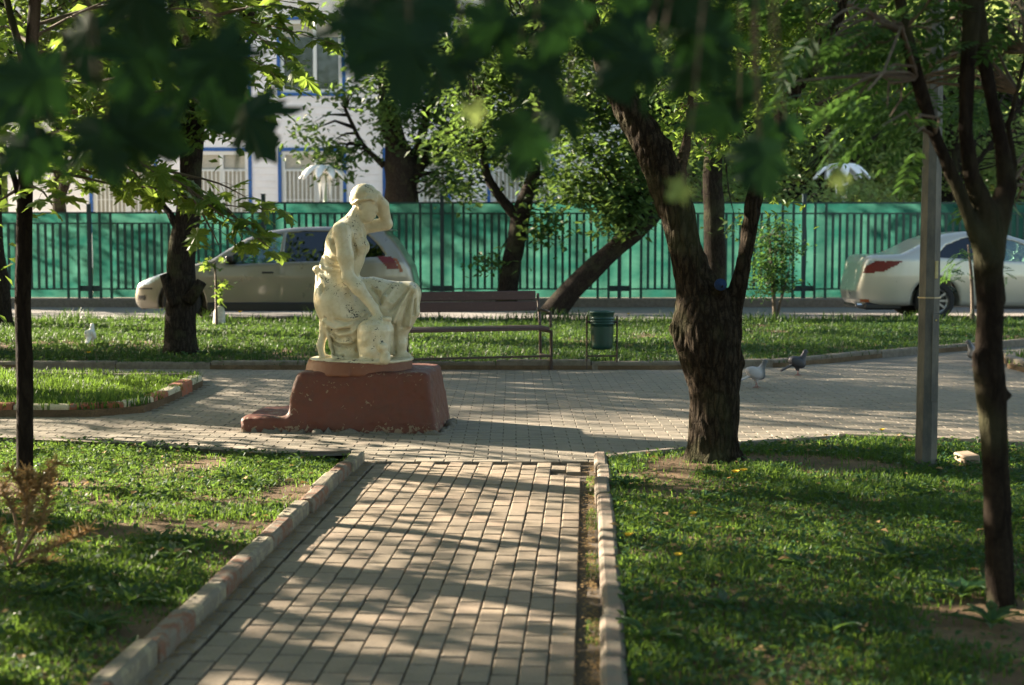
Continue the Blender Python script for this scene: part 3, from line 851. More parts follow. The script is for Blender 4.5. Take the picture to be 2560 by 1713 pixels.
def frond_list(regs, r):
    C, A, Z = [], [], []
    for x, y, rx, ry, Y, n in regs:
        for _ in range(n):
            C.append(list(PD(x+r.uniform(-rx, rx), y+r.uniform(-ry, ry), Y+r.normal(0, .25)))); Z.append(r.uniform(.7, 1.2))
    return np.array(C), np.array(Z)
C9, Z9 = frond_list([(1960,110,110,60,4.9,24),(2030,270,90,60,5.0,20),(2120,60,120,70,5.2,26),(1900,210,90,40,4.8,10),(2060,180,100,60,5.6,22),(2290,60,60,80,5.4,18),
                     (2330,480,30,60,5.6,8),(2000,-60,250,80,5.2,50),(1850,130,100,50,5.2,10),(2200,230,60,60,5.9,10),(2250,-150,300,120,5.4,50),(2200,-400,500,200,5.4,120)], r)
fr9 = orient(len(C9), r, .30, .3, math.pi, .9)
t9 = tree('rowan_tree', 'smooth dark trunk that forks in three in the right foreground', GD(2290, 1395), ch9, MAT['bark_smooth'], [], T_FROND, MAT['rowan'], .2, seed=19, nobj=300,
     trunk_mesh=tm9, twigs=False, extra=(C9, Z9*.21, fr9))
w = branch_mesh([p for c in ch9 for p in catmull(c[0], c[1], .15)[0]], C9[::2], r, .008, .0025).build('branches', MAT['twig'], t9)
w.matrix_parent_inverse = Matrix.Translation(-t9.location); w['kind'] = 'stuff'

# ------------------------------------------------------------------ slim maple on the left with hanging sprays
Y1 = 7.6
c1 = [chainD([(58,1145,26),(57,1100,19),(57,1000,19),(57,860,19),(52,700,18),(55,560,18),(58,440,17),(62,300,16),(70,150,14),(78,40,14),(84,-80,13),(90,-400,9)], Y1),
      chainD([(66,230,10),(48,120,9),(25,40,8),(8,-40,7)], Y1), chainD([(52,480,9),(36,420,7),(22,370,6),(0,352,5)], Y1)]
def sprays(lines, Y, r, size, per_m=16):
    """leaves hung both sides of a twig; lines of the 2344 view"""
    mb = MB(); C, Z, A = [], [], []
    for ln in lines:
        pts = [PD(a[0], a[1], Y+(a[2] if len(a) > 2 else 0)) for a in ln]
        p, r_ = catmull(pts, [.010]*len(pts), .05); n = len(p)
        mb.tube(p, [.009*(1-i/n)+.002 for i in range(n)], 5, cap=False)
        for i in range(n):
            if i/n < .12 or r.random() > per_m*.05: continue
            q = np.array(p[i]); d = np.array(p[min(i+1, n-1)])-np.array(p[max(i-1, 0)]); az = math.atan2(d[1], d[0])
            for s in (-1, 1):
                if r.random() < .25: continue
                a = az + s*r.uniform(.4, 1.4); L = r.uniform(.04, .11)
                e = q + np.array([math.cos(a)*L, math.sin(a)*L, r.uniform(-.05, .01)])
                mb.tube([q, (q+e)/2+np.array([0,0,.01]), e], [.0014]*3, 3, cap=False); C.append(e); A.append(a); Z.append(size*r.uniform(.65, 1.2))
    return mb, np.array(C), np.array(Z), np.array(A)
r = np.random.default_rng(101)
ln1 = [[(62,330),(150,300,-.3),(260,330,-.5),(360,400,-.6)], [(60,380),(160,400,.2),(250,420,.3),(330,425,.2),(400,450,.1)], [(64,250),(200,215,-.2),(330,235,-.3),(400,240,-.3)],
       [(66,200),(180,120,.3),(330,60,.4),(480,40,.3),(620,60,.2),(760,100,.2)], [(70,130),(230,60,-.3),(400,20,-.5),(560,60,-.5),(660,150,-.5)],
       [(60,300),(200,340,.1),(330,380,0),(430,430,-.1),(520,500,-.2),(600,515,-.2)], [(60,330),(220,400,.2),(380,440,.1),(520,470,0),(620,480,0)],
       [(62,280),(250,240,-.2),(420,200,-.3),(560,220,-.3),(620,240,-.3)], [(66,170),(300,130,.2),(480,110,.3),(600,150,.2),(640,190,.1)],
       [(58,420),(30,440,0),(-20,470,0)], [(58,420),(100,440,-.1),(120,470,-.1)], [(64,240),(20,200,0),(-40,210,0)], [(62,330),(110,360,.3),(170,400,.4)],
       [(70,90),(180,30,0),(300,-20,0)], [(70,100),(10,60,.2),(-40,80,.2)], [(66,160),(150,170,.5),(260,180,.7),(350,150,.8)], [(200,340,.1),(240,370,0),(290,380,-.2),(330,420,-.3)],
       [(480,40,.3),(560,20,.2),(650,15,.2),(720,30,.1)], [(430,430,-.1),(480,520,-.2),(500,560,-.3)], [(520,480,0),(560,520,-.2),(620,570,-.2)], [(60,290),(120,250,.2),(230,270,.3),(330,310,.3)],
       [(420,200,-.3),(480,260,-.4),(560,320,-.4)], [(70,60),(260,10,.5),(520,-10,.7),(700,10,.7)], [(78,0),(300,-80,0),(600,-60,.3)], [(60,310),(160,330,-.6),(230,350,-.9)],
       [(66,170),(180,190,-.6),(300,170,-.9),(420,140,-1.0)], [(62,270),(10,280,0),(-60,290,0)], [(330,380,0),(420,400,.1),(500,420,.1),(560,450,.1)]]
mb1, C1, Z1, A1 = sprays(ln1, Y1, r, .135, 15)
n = len(C1); fr1 = orient(n, r, .45, .45, A1, .3)
up1 = bl([(150,-280,450,190,7.6,140,1.9),(600,-380,450,200,7.8,150,1.9)])
t1 = tree('maple_tree', 'slim dark maple trunk at the left edge with long leafy sprays reaching right', GD(58, 1110), c1, MAT['bark_smooth'], up1, T_MAPLE, MAT['maple'], .13, per=6, spread=.2,
     seed=11, nobj=300, extra=(C1, Z1, fr1), tw_rad=.012, amp=.08, step=.08)
w = mb1.build('twigs', MAT['twig'], t1); w.matrix_parent_inverse = Matrix.Translation(-t1.location); w['kind'] = 'stuff'

# ------------------------------------------------------------------ middle distance trees
def world_chain(pts, rad): return ([Vector(p) for p in pts], rad)
Y2 = 16.4
c2 = [chainD([(415,822,46),(415,790,38),(414,740,35),(415,640,33),(418,560,31),(432,490,30),(437,400,25),(440,300,27),(440,200,29),(425,100,30),(415,0,30),(410,-150,26),(415,-400,18)], Y2),
      chainD([(405,700,18),(385,655,11),(375,628,10)], Y2-.1), chainD([(430,690,16),(452,662,12),(462,645,12)], Y2-.12), chainD([(425,540,14),(400,512,9),(389,488,8)], Y2-.05),
      chainD([(440,250,16),(520,120,13),(600,-20,10)], Y2), chainD([(430,160,16),(340,40,13),(260,-100,10)], Y2)]
b2 = bl([(330,80,170,120,16.2,90),(490,60,110,100,16.5,45),(250,220,150,110,16,70),(560,190,90,70,16.4,7),(480,280,60,50,16,12),(150,120,150,120,16.8,70),(420,200,60,100,16.0,20),(250,330,120,60,16.5,30),
         (400,-250,450,230,16.5,260,3.0)])
tree('old_maple_tree', 'grey trunk with two cut stubs standing in the grass in front of the beige car', GD(415, 815), c2, MAT['bark_grey'], b2, T_FAR, MAT['maple'], .13, per=22, spread=.26, seed=21,
     n=18, amp=.12, tw_rad=.02)
c3 = [chainD([(2,760,34),(2,730,26),(-4,640,22),(-14,540,20),(-18,400,20),(-25,100,18),(-30,-200,12)], 22)]
tree('park_tree', 'dark trunk cut by the left edge of the photo beside the road', GD(0, 752), c3, MAT['bark_grey'], bl([(-40,-80,260,200,22,90),(-60,150,130,120,22,40)]), T_FAR, MAT['maple'], .13, per=16, spread=.3, seed=22)
Y4 = 36
c4 = [chainD([(925,740,52),(924,600,42),(922,500,40),(920,430,36),(918,380,40),(905,320,24),(895,240,19),(890,160,17),(888,60,14),(886,-100,10)], Y4),
      chainD([(925,430,24),(955,380,19),(990,345,17),(1030,300,14),(1100,220,10),(1150,120,8)], Y4), chainD([(940,400,14),(960,330,11),(985,240,9),(1010,160,7)], Y4), chainD([(900,330,9),(880,300,7),(872,200,6),(868,140,5)], Y4),
      chainD([(880,380,8),(830,330,5),(790,250,4)], Y4)]
b4 = bl([(895,240,45,110,35.6,44),(890,110,90,90,35.8,60),(1010,240,80,80,36,44),(1000,340,60,45,36,18),(980,100,120,100,36.2,90),(760,350,70,45,35.5,22),(700,290,50,30,35.5,5),(1040,420,60,40,35.8,22),(880,20,90,60,36,40),
         (1060,330,60,60,35.8,28),(790,215,50,40,35.8,10),(950,-180,330,170,36,150,4)])
tree('ash_tree', 'dark thick trunk forking behind the fence straight behind the statue', P(925*D2F, 740*D2F, Y4), c4, MAT['bark_grey'], b4, T_FAR, MAT['mid_leaf'], .21, per=20, spread=.30, seed=23, tw_rad=.03)
Y5 = 28.45
c5 = [chainD([(1160,715,28),(1160,690,24),(1166,630,22),(1180,560,21),(1190,500,22),(1205,450,17),(1220,400,15),(1225,340,13),(1235,240,10),(1240,100,7)], Y5),
      chainD([(1188,500,15),(1160,470,12),(1130,430,11),(1112,390,9),(1105,330,8),(1090,250,7)], Y5)]
b5 = bl([(1250,520,40,45,28.2,12),(1130,600,30,18,28.2,5),(1180,300,110,80,28.35,70),(1120,200,120,90,28.6,90),(1270,240,100,90,28.6,70),(1050,330,70,60,28.6,24),(1250,430,60,40,28.6,16),(1180,80,160,90,28.6,110),
         (1070,440,40,25,28.3,6),(1180,-150,250,160,28.5,120,3)])
tree('roadside_tree', 'slim forked tree in front of the fence above the bench', G(1160*D2F, 769, .0), c5, MAT['bark_grey'], b5, T_FAR, MAT['mid_leaf'], .18, per=18, spread=.24, seed=24, tw_rad=.02)
Y6 = 26.2
c6 = [chainD([(1258,735,34),(1280,698,27),(1322,650,24),(1365,608,23),(1412,566,22),(1460,526,21),(1510,475,19,.3),(1540,400,20,.6),(1560,300,16,.8),(1570,150,12,1.0),(1570,0,10,1.0)], Y6), chainD([(1285,735,12),(1270,722,20),(1252,716,14)], Y6)]
b6 = bl([(1440,470,75,60,26,44),(1385,400,70,50,26.2,26),(1430,340,50,50,25.9,14),(1500,330,90,90,26.5,50),(1320,330,80,50,26.4,24),(1290,390,30,30,26.2,5),(1350,445,40,30,26.0,9),(1400,500,50,35,25.9,14),(1340,240,110,80,26.5,70),(1460,200,120,100,26.6,90),(1300,440,50,40,26.3,12),
         (1340,100,150,90,26.6,90),(1420,-100,300,160,26.6,160,3)])
tree('leaning_tree', 'dark trunk leaning hard to the right behind the green waste bin', GD(1275, 720), c6, MAT['bark_grey'], b6, T_FAR, MAT['mid_leaf'], .17, per=18, spread=.22, seed=25, tw_rad=.02)
Y8 = 20.5
c8 = [chainD([(1634,775,36),(1634,740,31),(1635,650,25),(1636,560,25),(1634,480,24),(1632,400,22),(1634,300,20),(1636,150,18),(1640,-100,14)], Y8)]
b8 = bl([(1700,230,160,100,20.6,70),(1560,180,140,100,20.8,60),(1800,320,110,70,20.8,40),(1690,520,16,22,20.2,3),(1640,50,250,120,20.6,110),(1560,330,60,40,20.6,10),(1650,-200,350,150,20.6,120,2.5)])
tree('straight_tree', 'straight reddish trunk seen through the fork of the big tree', G(1634*D2F, 836), c8, MAT['bark_grey'], b8, T_FAR, MAT['mid_leaf'], .10, per=20, spread=.2, seed=26, tw_rad=.02)
# small woody plants on the strip
Yb = 23.0
cb = [chainD([(1776,742,7),(1772,690,5),(1768,640,4),(1765,580,3),(1762,540,2)], Yb), chainD([(1776,735,4),(1790,680,3),(1806,620,2)], Yb)]
tree('roadside_bush', 'tall loose dark bush in the grass before the fence', GD(1776, 742), cb, MAT['twig'], bl([(1765,610,40,60,23,36),(1800,560,40,30,23,14),(1750,560,30,40,23,14),(1775,530,30,30,23,9),(1745,660,30,25,23,9),(1795,640,30,25,23,8)]), T_FAR, MAT['rowan'],
     .075, per=28, spread=.11, seed=27, cat='bush', n=6, amp=.05, tw_rad=.005)
Ys = 22.4
cs_ = [chainD([(2225,748,6),(2226,700,4.5),(2224,640,4),(2220,590,3),(2216,560,2)], Ys)]
C, Z = frond_list([(2190,590,36,18,22.4,10),(2180,620,34,14,22.4,8),(2215,575,25,14,22.4,5),(2300,630,14,10,22.4,3),(2250,600,30,14,22.4,5)], np.random.default_rng(4))
tree('rowan_sapling', 'thin sapling with feathery leaves in front of the pale sedan', GD(2225, 748), cs_, MAT['twig'], [], T_FROND, MAT['rowan'], .2, seed=28, nobj=60, cat='sapling', twigs=False, n=6, amp=.03,
     extra=(C, Z*.26, orient(len(C), np.random.default_rng(5), .2, .3)))
Ys2 = 21.6
cs2 = [chainD([(496,762,4),(495,700,3),(494,650,2.5),(492,600,2)], Ys2)]
tree('maple_sapling', 'tiny maple sapling behind the white painted stone', GD(496, 762), cs2, MAT['twig'], bl([(490,605,28,10,21.6,6),(505,650,26,12,21.6,6),(500,680,16,8,21.6,3),(470,600,20,10,21.6,3)]), T_MAPLE, MAT['maple'], .10, per=3, spread=.06,
     seed=29, nobj=80, cat='sapling', n=5, amp=.03, tw_rad=.003)

# ------------------------------------------------------------------ the dark near leaves that hang into the top of the view
r = np.random.default_rng(200)
nl = [(300,50,1.5,150),(420,90,1.5,150),(500,180,1.55,140),(340,170,1.6,130),(560,270,2.3,120),(575,345,2.9,80),(150,310,1.6,140),(230,350,1.7,120),(100,390,1.75,100),(60,240,1.9,120),(170,140,2.0,110),
      (430,250,1.6,120),(880,80,1.4,140),(960,150,1.4,130),(1010,60,1.45,130),(1180,120,1.4,130),(1230,200,1.45,120),(1320,100,1.4,130),
      (1430,120,1.4,130),(1520,190,1.5,120),(1390,220,1.5,110),(1090,180,1.5,110),(1250,20,1.4,130),(1165,350,1.45,130),(1230,370,1.6,90),(1345,305,1.7,95),(1085,290,1.6,70),(1620,120,1.6,110),(1570,230,1.6,110),
      (1710,250,1.7,100),(1745,400,1.6,110),(1690,320,1.8,90),(1575,465,1.5,55),(1905,455,1.7,60),(1800,330,1.9,70),(1650,-10,1.5,120),(1350,-20,1.5,120),(400,330,2.0,80),(1500,60,1.4,120)]
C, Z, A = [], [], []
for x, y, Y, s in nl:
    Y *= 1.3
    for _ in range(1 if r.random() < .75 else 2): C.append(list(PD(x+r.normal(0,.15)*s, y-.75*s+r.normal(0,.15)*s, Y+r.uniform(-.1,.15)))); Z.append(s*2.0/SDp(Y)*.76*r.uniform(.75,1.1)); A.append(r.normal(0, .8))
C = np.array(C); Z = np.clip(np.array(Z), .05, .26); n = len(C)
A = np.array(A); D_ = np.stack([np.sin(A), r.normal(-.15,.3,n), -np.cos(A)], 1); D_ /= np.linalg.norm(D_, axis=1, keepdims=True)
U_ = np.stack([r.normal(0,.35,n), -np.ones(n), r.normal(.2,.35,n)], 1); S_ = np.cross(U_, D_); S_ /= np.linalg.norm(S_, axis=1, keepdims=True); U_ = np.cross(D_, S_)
sunlit_pick = np.zeros(len(C), dtype=bool)
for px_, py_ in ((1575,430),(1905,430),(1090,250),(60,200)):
    q_ = np.array(PD(px_, py_, 1.95)); sunlit_pick[np.argmin(np.hypot(C[:, 0]/C[:, 1]-q_[0]/q_[1], (C[:, 2]-HC)/C[:, 1]-(q_[2]-HC)/q_[1]))] = True
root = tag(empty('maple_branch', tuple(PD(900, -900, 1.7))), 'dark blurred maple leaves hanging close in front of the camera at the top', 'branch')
put_leaves(root, C[~sunlit_pick], Z[~sunlit_pick], T_MAPLE2, MAT['maple_shaded'], 31, 300, (D_[~sunlit_pick], S_[~sunlit_pick], U_[~sunlit_pick]))
put_leaves(root, C[sunlit_pick], Z[sunlit_pick]*.7, T_MAPLE2, MAT['pale_leaf'], 32, 300, (D_[sunlit_pick], S_[sunlit_pick], U_[sunlit_pick]))  # paler leaf green stands in for sunlight on these few leaves
mbn = MB(); top = np.array([list(PD(x, -700, 1.6)) for x in (100, 500, 900, 1300, 1700)])
mbn.tube([PD(-600,-1000,1.8), PD(100,-760,1.65), PD(900,-700,1.6), PD(1900,-800,1.7)], [.018,.014,.010,.005], 6)
for i in range(n):
    b = top[np.argmin(np.abs(top[:, 0]-C[i, 0]))]; mid = (b+C[i])/2 + np.array([0,0,.05]); mbn.tube([b, mid, C[i]], [.003,.002,.0012], 4, cap=False)
w = mbn.build('twigs', MAT['twig'], root); w.matrix_parent_inverse = Matrix.Translation(-root.location); w['kind'] = 'stuff'

# ------------------------------------------------------------------ trees and shrubs beyond the fence
def park(name, label, x, y, H, R, seed, mat='far_leaf', lo=.28, leaf=.2, ncl=170, per=22, rad=.2, group=None, z0=0.0, lean=0.0, spr=.38):
    r = np.random.default_rng(seed)
    top = H*.8
    ch = [world_chain([(x, y, z0-.1), (x+lean*.3, y, z0+H*.2), (x+r.normal(0,.15)+lean*.7, y, z0+H*.45), (x+lean, y, z0+top)], [rad*1.25, rad, rad*.75, rad*.25])]
    for k in range(4):
        a = r.uniform(0, 6.28); h0 = H*r.uniform(.28, .5)
        ch.append(world_chain([(x, y, z0+h0), (x+math.cos(a)*R*.35, y+math.sin(a)*R*.35, z0+h0+H*.12), (x+math.cos(a)*R*.7, y+math.sin(a)*R*.7, z0+h0+H*.25)], [rad*.45, rad*.3, rad*.12]))
    bs = []
    for k in range(9):
        a = r.uniform(0, 6.28); q = r.uniform(.2, .8)*R; zz = z0+H*(lo+(.95-lo)*r.random())
        s = R*r.uniform(.35, .6); bs.append(((x+math.cos(a)*q, y+math.sin(a)*q, zz), (s, s, s*.7), ncl//9))
    return tree(name, label, (x, y, z0), ch, MAT['bark_grey'], bs, T_FAR, MAT[mat], leaf, per=per, spread=spr, seed=seed, tw_rad=.02, n=9, group=group, step=.4)
bgroup = 'trees and shrubs beyond the green fence'
park('far_tree', 'broad pale green tree behind the flower sculpture on the right', 9.5, 44, 10, 3.6, 301, 'pale_leaf', .06, .22, 260, group=bgroup)
park('far_tree', 'mid green tree beyond the fence between leaning tree and big trunk', 3.6, 41, 10, 3.2, 302, 'far_leaf', .16, .2, 260, group=bgroup)
park('far_tree', 'tree beyond the fence behind the lamp post', 12.0, 38.5, 9, 3.2, 303, 'far_leaf', .12, .2, 240, group=bgroup)
park('far_tree', 'bushy tree beyond the fence above the pale sedan', 14.8, 42, 10, 3.6, 304, 'pale_leaf', .06, .22, 250, group=bgroup)
park('far_tree', 'dark tree beyond the fence just left of the big trunk', 6.3, 47, 11, 3.8, 305, 'far_leaf', .10, .22, 250, group=bgroup)
park('far_tree', 'tree with thick trunk beyond the fence on the far left', -14.5, 34, 9, 2.6, 306, 'far_leaf', .34, .2, 130, group=bgroup)
park('far_tree', 'leafy tree beyond the fence left of the old maple trunk', -12.0, 38.2, 7, 1.6, 307, 'far_leaf', .40, .2, 60, group=bgroup)
def shrub(name, label, x, y, R, H, seed, mat='pale_leaf', n=60, z0=.12, leaf=.14, group=bgroup):
    r = np.random.default_rng(seed)
    ch = [world_chain([(x+r.normal(0,.1), y, z0-.05), (x+r.normal(0,.3), y, z0+H*.4), (x+r.normal(0,R*.4), y, z0+H*.8)], [.04, .03, .012]) for _ in range(4)]
    bs = [((x+r.uniform(-.6,.6)*R, y+r.uniform(-.3,.3)*R, z0+H*r.uniform(.2,.85)), (R*.5, R*.4, H*.22), n//6) for _ in range(6)]
    return tree(name, label, (x, y, z0), ch, MAT['twig'], bs, T_FAR, MAT[mat], leaf, per=18, spread=.2, seed=seed, cat='shrub', n=6, tw_rad=.008, group=group, step=.3)
shrub('garden_shrub', 'pale shrub below the white flower sculpture on the right', 6.9, 33.5, 1.6, 2.6, 321, n=110)
shrub('garden_shrub', 'pale shrub just right of the lamp post beyond the fence', 9.3, 33.8, 1.5, 2.7, 322, n=100)
shrub('garden_shrub', 'green shrub beyond the fence behind the bush', 4.9, 34.5, 1.4, 2.8, 323, 'far_leaf', n=90)
shrub('garden_shrub', 'green shrub beyond the fence at the right edge', 11.8, 33.5, 1.5, 2.8, 324, 'far_leaf', n=90)
# a far wood closes the view
r = np.random.default_rng(350); n = 11000
CLw = np.stack([r.uniform(-30, 40, n), r.uniform(56, 66, n), r.uniform(.3, 1, n)**.8*r.uniform(6, 17, n)], 1)
Cw = crown_leaves(CLw, 9, .7, r); me = leaves_mesh('far_wood', Cw, r.uniform(.5, 1.0, len(Cw)), T_FAR, r, MAT['far_leaf'], orient(len(Cw), r))
o = ob('far_wood', me); tag(o, 'dense green wood far behind the white house', 'wood', kind='stuff')

# ------------------------------------------------------------------ unseen trees around the view
sgroup = 'shade trees of the park left of the path'
def shade(x, y, H, R, seed, ncl, lo=.22, leaf=.19, per=20, z_lo=None):
    return park('shade_tree', 'tall park tree standing left of the plaza outside the photo', x, y, H, R, seed, 'maple', lo, leaf, ncl, per, .16, sgroup)
for i, (x, y, H, R, n, lb) in enumerate([(-7.6, 5.0, 6.5, 2.1, 100, 'small maple left of the path nearest the camera'), (-8.6, 8.6, 7.5, 2.5, 140, 'maple left of the near left lawn'), (-8.2, 17.0, 8.0, 3.0, 260, 'maple left of the kerbed island'),
        (-12.5, 10.4, 9.5, 3.0, 70, 'tall maple in the second row left of the plaza'), (-13.5, 20.0, 11, 3.2, 250, 'tall maple left of the far grass strip'), (-12.0, 7.4, 9, 2.6, 120, 'tall maple in the second row left of the path'),
        (-15.5, 31, 12, 4.0, 200, 'tall tree beside the road at the far left'), (-18.5, 7.0, 11, 3.2, 60, 'high tree in the third row left of the plaza'), (-19, 31, 11, 3.3, 70, 'high tree in the third row near the road'),
        (-9.8, 22.4, 10.0, 3.2, 330, 'maple at the left end of the far grass strip'), (-4.5, 3.0, 5.4, 1.7, 190, 'young maple added left of the camera to shade the near leaves'), (-5.3, 10.5, 5.4, 1.15, 90, 'young maple added before the kerbed island to shade the right lawn'), (-5.0, 7.9, 5.2, 1.1, 50, 'young maple added beside the near left lawn to shade the right lawn'), (-9.8, 18.6, 7.5, 2.6, 200, 'maple in the far grass strip left of the photo'), (-12.8, 16.4, 9.5, 2.5, 120, 'tall maple in the second row level with the statue'), (3.5, -3.5, 8, 3.2, 150, 'broad tree added behind the camera to its right to block light'), (-3.0, -4.0, 8, 3.2, 150, 'broad tree added behind the camera to its left to block light'), (8.5, 3.0, 8, 3.0, 150, 'tree added at the right of the right lawn to block sky light'), (9.5, 9.5, 8.5, 3.2, 150, 'tree added right of the lamp post to block sky light')]):
    park('shade_tree', lb+', outside the photo', x, y, H, R, 400+i, 'maple', .24, .155, int(n*.95), 28, .15, sgroup, spr=.55)  # young maples, right and rear trees are added out of view to block light
for i, (x, y, R, n, lb) in enumerate([(-5.9, 12.4, 4.8, 240, 'high lime tree added to block sky over the plaza from the left'), (6.2, 12.8, 4.8, 240, 'high lime tree added to block sky over the plaza from the right'),
        (-3.6, 5.0, 3.6, 170, 'high lime tree added to block sky left of the brick path'), (4.4, 5.6, 3.6, 170, 'high lime tree added to block sky over the right lawn'), (.8, -1.6, 3.4, 160, 'high lime tree added to block sky right behind the camera')]):
    park('shade_tree', lb+', outside the photo', x, y, 9.5, R, 440+i, 'maple', .60, .24, n, 20, .17, sgroup)  # high crowns added above the view to cut sky light below

# ------------------------------------------------------------------ pedestal and statue
YS = 10.36                                 # distance of the statue's axis
SX = P(912, 898, YS).x                     # its x
ZB = .425                                  # top of the red block
ZD = .495                                  # top of the round plinth
def paint_mat(name, paint, under, thr, dirt, rough=.45, speck=46.0, top=True):
    m, t, out = newmat(name)
    p = pos(t); n1 = tex_noise(t, speck, 3, .6, p, 1.2); n2 = tex_noise(t, 5.5, 4, .6, p); n3 = tex_noise(t, 13, 5, .65, p)
    k = math_n(t, 'ADD', math_n(t, 'MULTIPLY', n1.outputs[0], .75), math_n(t, 'MULTIPLY', n2.outputs[0], .5))
    if top:
        g = t.nodes.new('ShaderNodeNewGeometry'); sx = t.nodes.new('ShaderNodeSeparateXYZ'); t.links.new(g.outputs['Normal'], sx.inputs[0])
        k = math_n(t, 'ADD', k, math_n(t, 'MULTIPLY', sx.outputs[2], .075))
        sp = t.nodes.new('ShaderNodeSeparateXYZ'); t.links.new(p, sp.inputs[0]); w_ = math_n(t, 'MULTIPLY', math_n(t, 'SUBTRACT', .075, sp.outputs[2]), 2.2)
        k = math_n(t, 'ADD', k, math_n(t, 'MAXIMUM', w_, 0.0))
    chip = ramp(t, k, [(thr, 0), (thr+.012, 1)]).outputs[0]
    c = mixc(t, ramp(t, n3.outputs[0], [(.42, 0), (.72, .8)]).outputs[0], paint, dirt)
    c = mixc(t, chip, c, under)
    h = math_n(t, 'SUBTRACT', math_n(t, 'MULTIPLY', n3.outputs[0], .6), math_n(t, 'MULTIPLY', chip, .5))
    fine = tex_noise(t, 180, 3, .6, p); h = math_n(t, 'ADD', h, math_n(t, 'MULTIPLY', fine.outputs[0], .12))
    princ(t, out, c, rough, 0, bump(t, h, .5, .006), spec=.45); return m
MAT['statue'] = paint_mat('glossy_cream_oil_paint', (.57,.525,.385), (.05,.045,.035), .768, (.41,.35,.21), .28)
MAT['plinth_red'] = paint_mat('rust_red_masonry_paint', (.105,.027,.014), (.20,.14,.09), .775, (.075,.028,.018), .6, 24)
MAT['plinth_disc'] = paint_mat('orange_red_paint', (.17,.062,.03), (.28,.22,.14), .76, (.15,.055,.03), .6, 40, False)

def n3d(V, s, seed=0):
    o = Vector((seed*5.1, seed*2.3, seed)); return np.array([noise.noise(Vector(v)*s+o) for v in V])
def sdf_obj(name, f, lo, hi, h, mat, parent, rough=None, folds=None):
    V, Q = polygonize(f, lo, hi, h)
    Nn = normals_np(V, Q)
    if rough:
        for amp, s in rough: V = V + Nn*(n3d(V, s, len(name))*amp)[:, None]
    if folds is not None:
        V = V + Nn*folds(V, Nn)[:, None]
    return ob(name, mesh_np(name, V, [Q], smooth=True, mat=mat), parent)
ped = tag(empty('pedestal', (SX, YS, 0), math.radians(-4)), 'rust red painted pedestal block with a low step on its left, under the white statue', 'pedestal')
XL, XR = P(758, 1000, 9.95).x - SX, P(1078, 1087, 9.95).x - SX     # block edges at the base
def f_block(q):
    x, y, z = q; zz = np.clip(z/ZB, -.2, 1.2)
    xl = -.52 + .085*zz*zz*1.0; xr = .60 - .07*zz
    cx = (xl+xr)/2; hx = (xr-xl)/2
    yl = -.41 + .035*zz; yr = .44 - .04*zz; cy = (yl+yr)/2; hy = (yr-yl)/2
    dx = np.abs(x-cx)-hx; dy = np.abs(y-cy)-hy
    d = smax(smax(dx, dy, .05), np.abs(z-ZB/2+.03)-ZB/2-.03, .035)
    s = sd_box(q, (-.60, -.06, .035), (.25, .35, .085), .045)
    st = smax(s, z - (.115 - .02*np.clip(-(x+.6), 0, 1)), .03)
    return smin(d, st, .04)
sdf_obj('block', f_block, (-1.02,-.50,-.05), (.72,.55,.50), .012, MAT['plinth_red'], ped, [(.008, 6), (.005, 17), (.004, 45)])
mo = MB(); r_m = random.Random(5); pm = [(-.84,-.36),(-.45,-.44),(.0,-.44),(.58,-.45),(.64,-.3),(.63,.42)]
p_, q_ = catmull([(a, b, -.004) for a, b in pm], [.02]*6, .03); mo.tube([(a[0]+r_m.gauss(0,.008), a[1]+r_m.gauss(0,.008), a[2]) for a in p_], [abs(r_m.gauss(.020,.011))+.004 for _ in p_], 7)
mo.build('mortar_edge', simple_mat('crumbling_mortar', (.17,.15,.12), .95, nscale=60, namp=.4, bstr=.6), ped, smooth=True)
mb = MB(); prof = [(.0001, ZD), (.36, ZD), (.388, ZD-.006), (.395, ZD-.018)]
def f_disc(q):
    x, y, z = q; r_ = np.sqrt((x/1.0)**2+(y/1.0)**2)
    rr = .385 + (ZD-z)*.35*np.where(x < 0, 1, .2)
    return smax(r_-rr, np.abs(z-(ZD+ZB-.03)/2)-(ZD-ZB+.03)/2, .012)
sdf_obj('round_slab', f_disc, (-.46,-.46,ZB-.05), (.46,.46,ZD+.02), .011, MAT['plinth_disc'], ped, [(.004, 9), (.002, 30)]).location = (-.03, 0, 0)

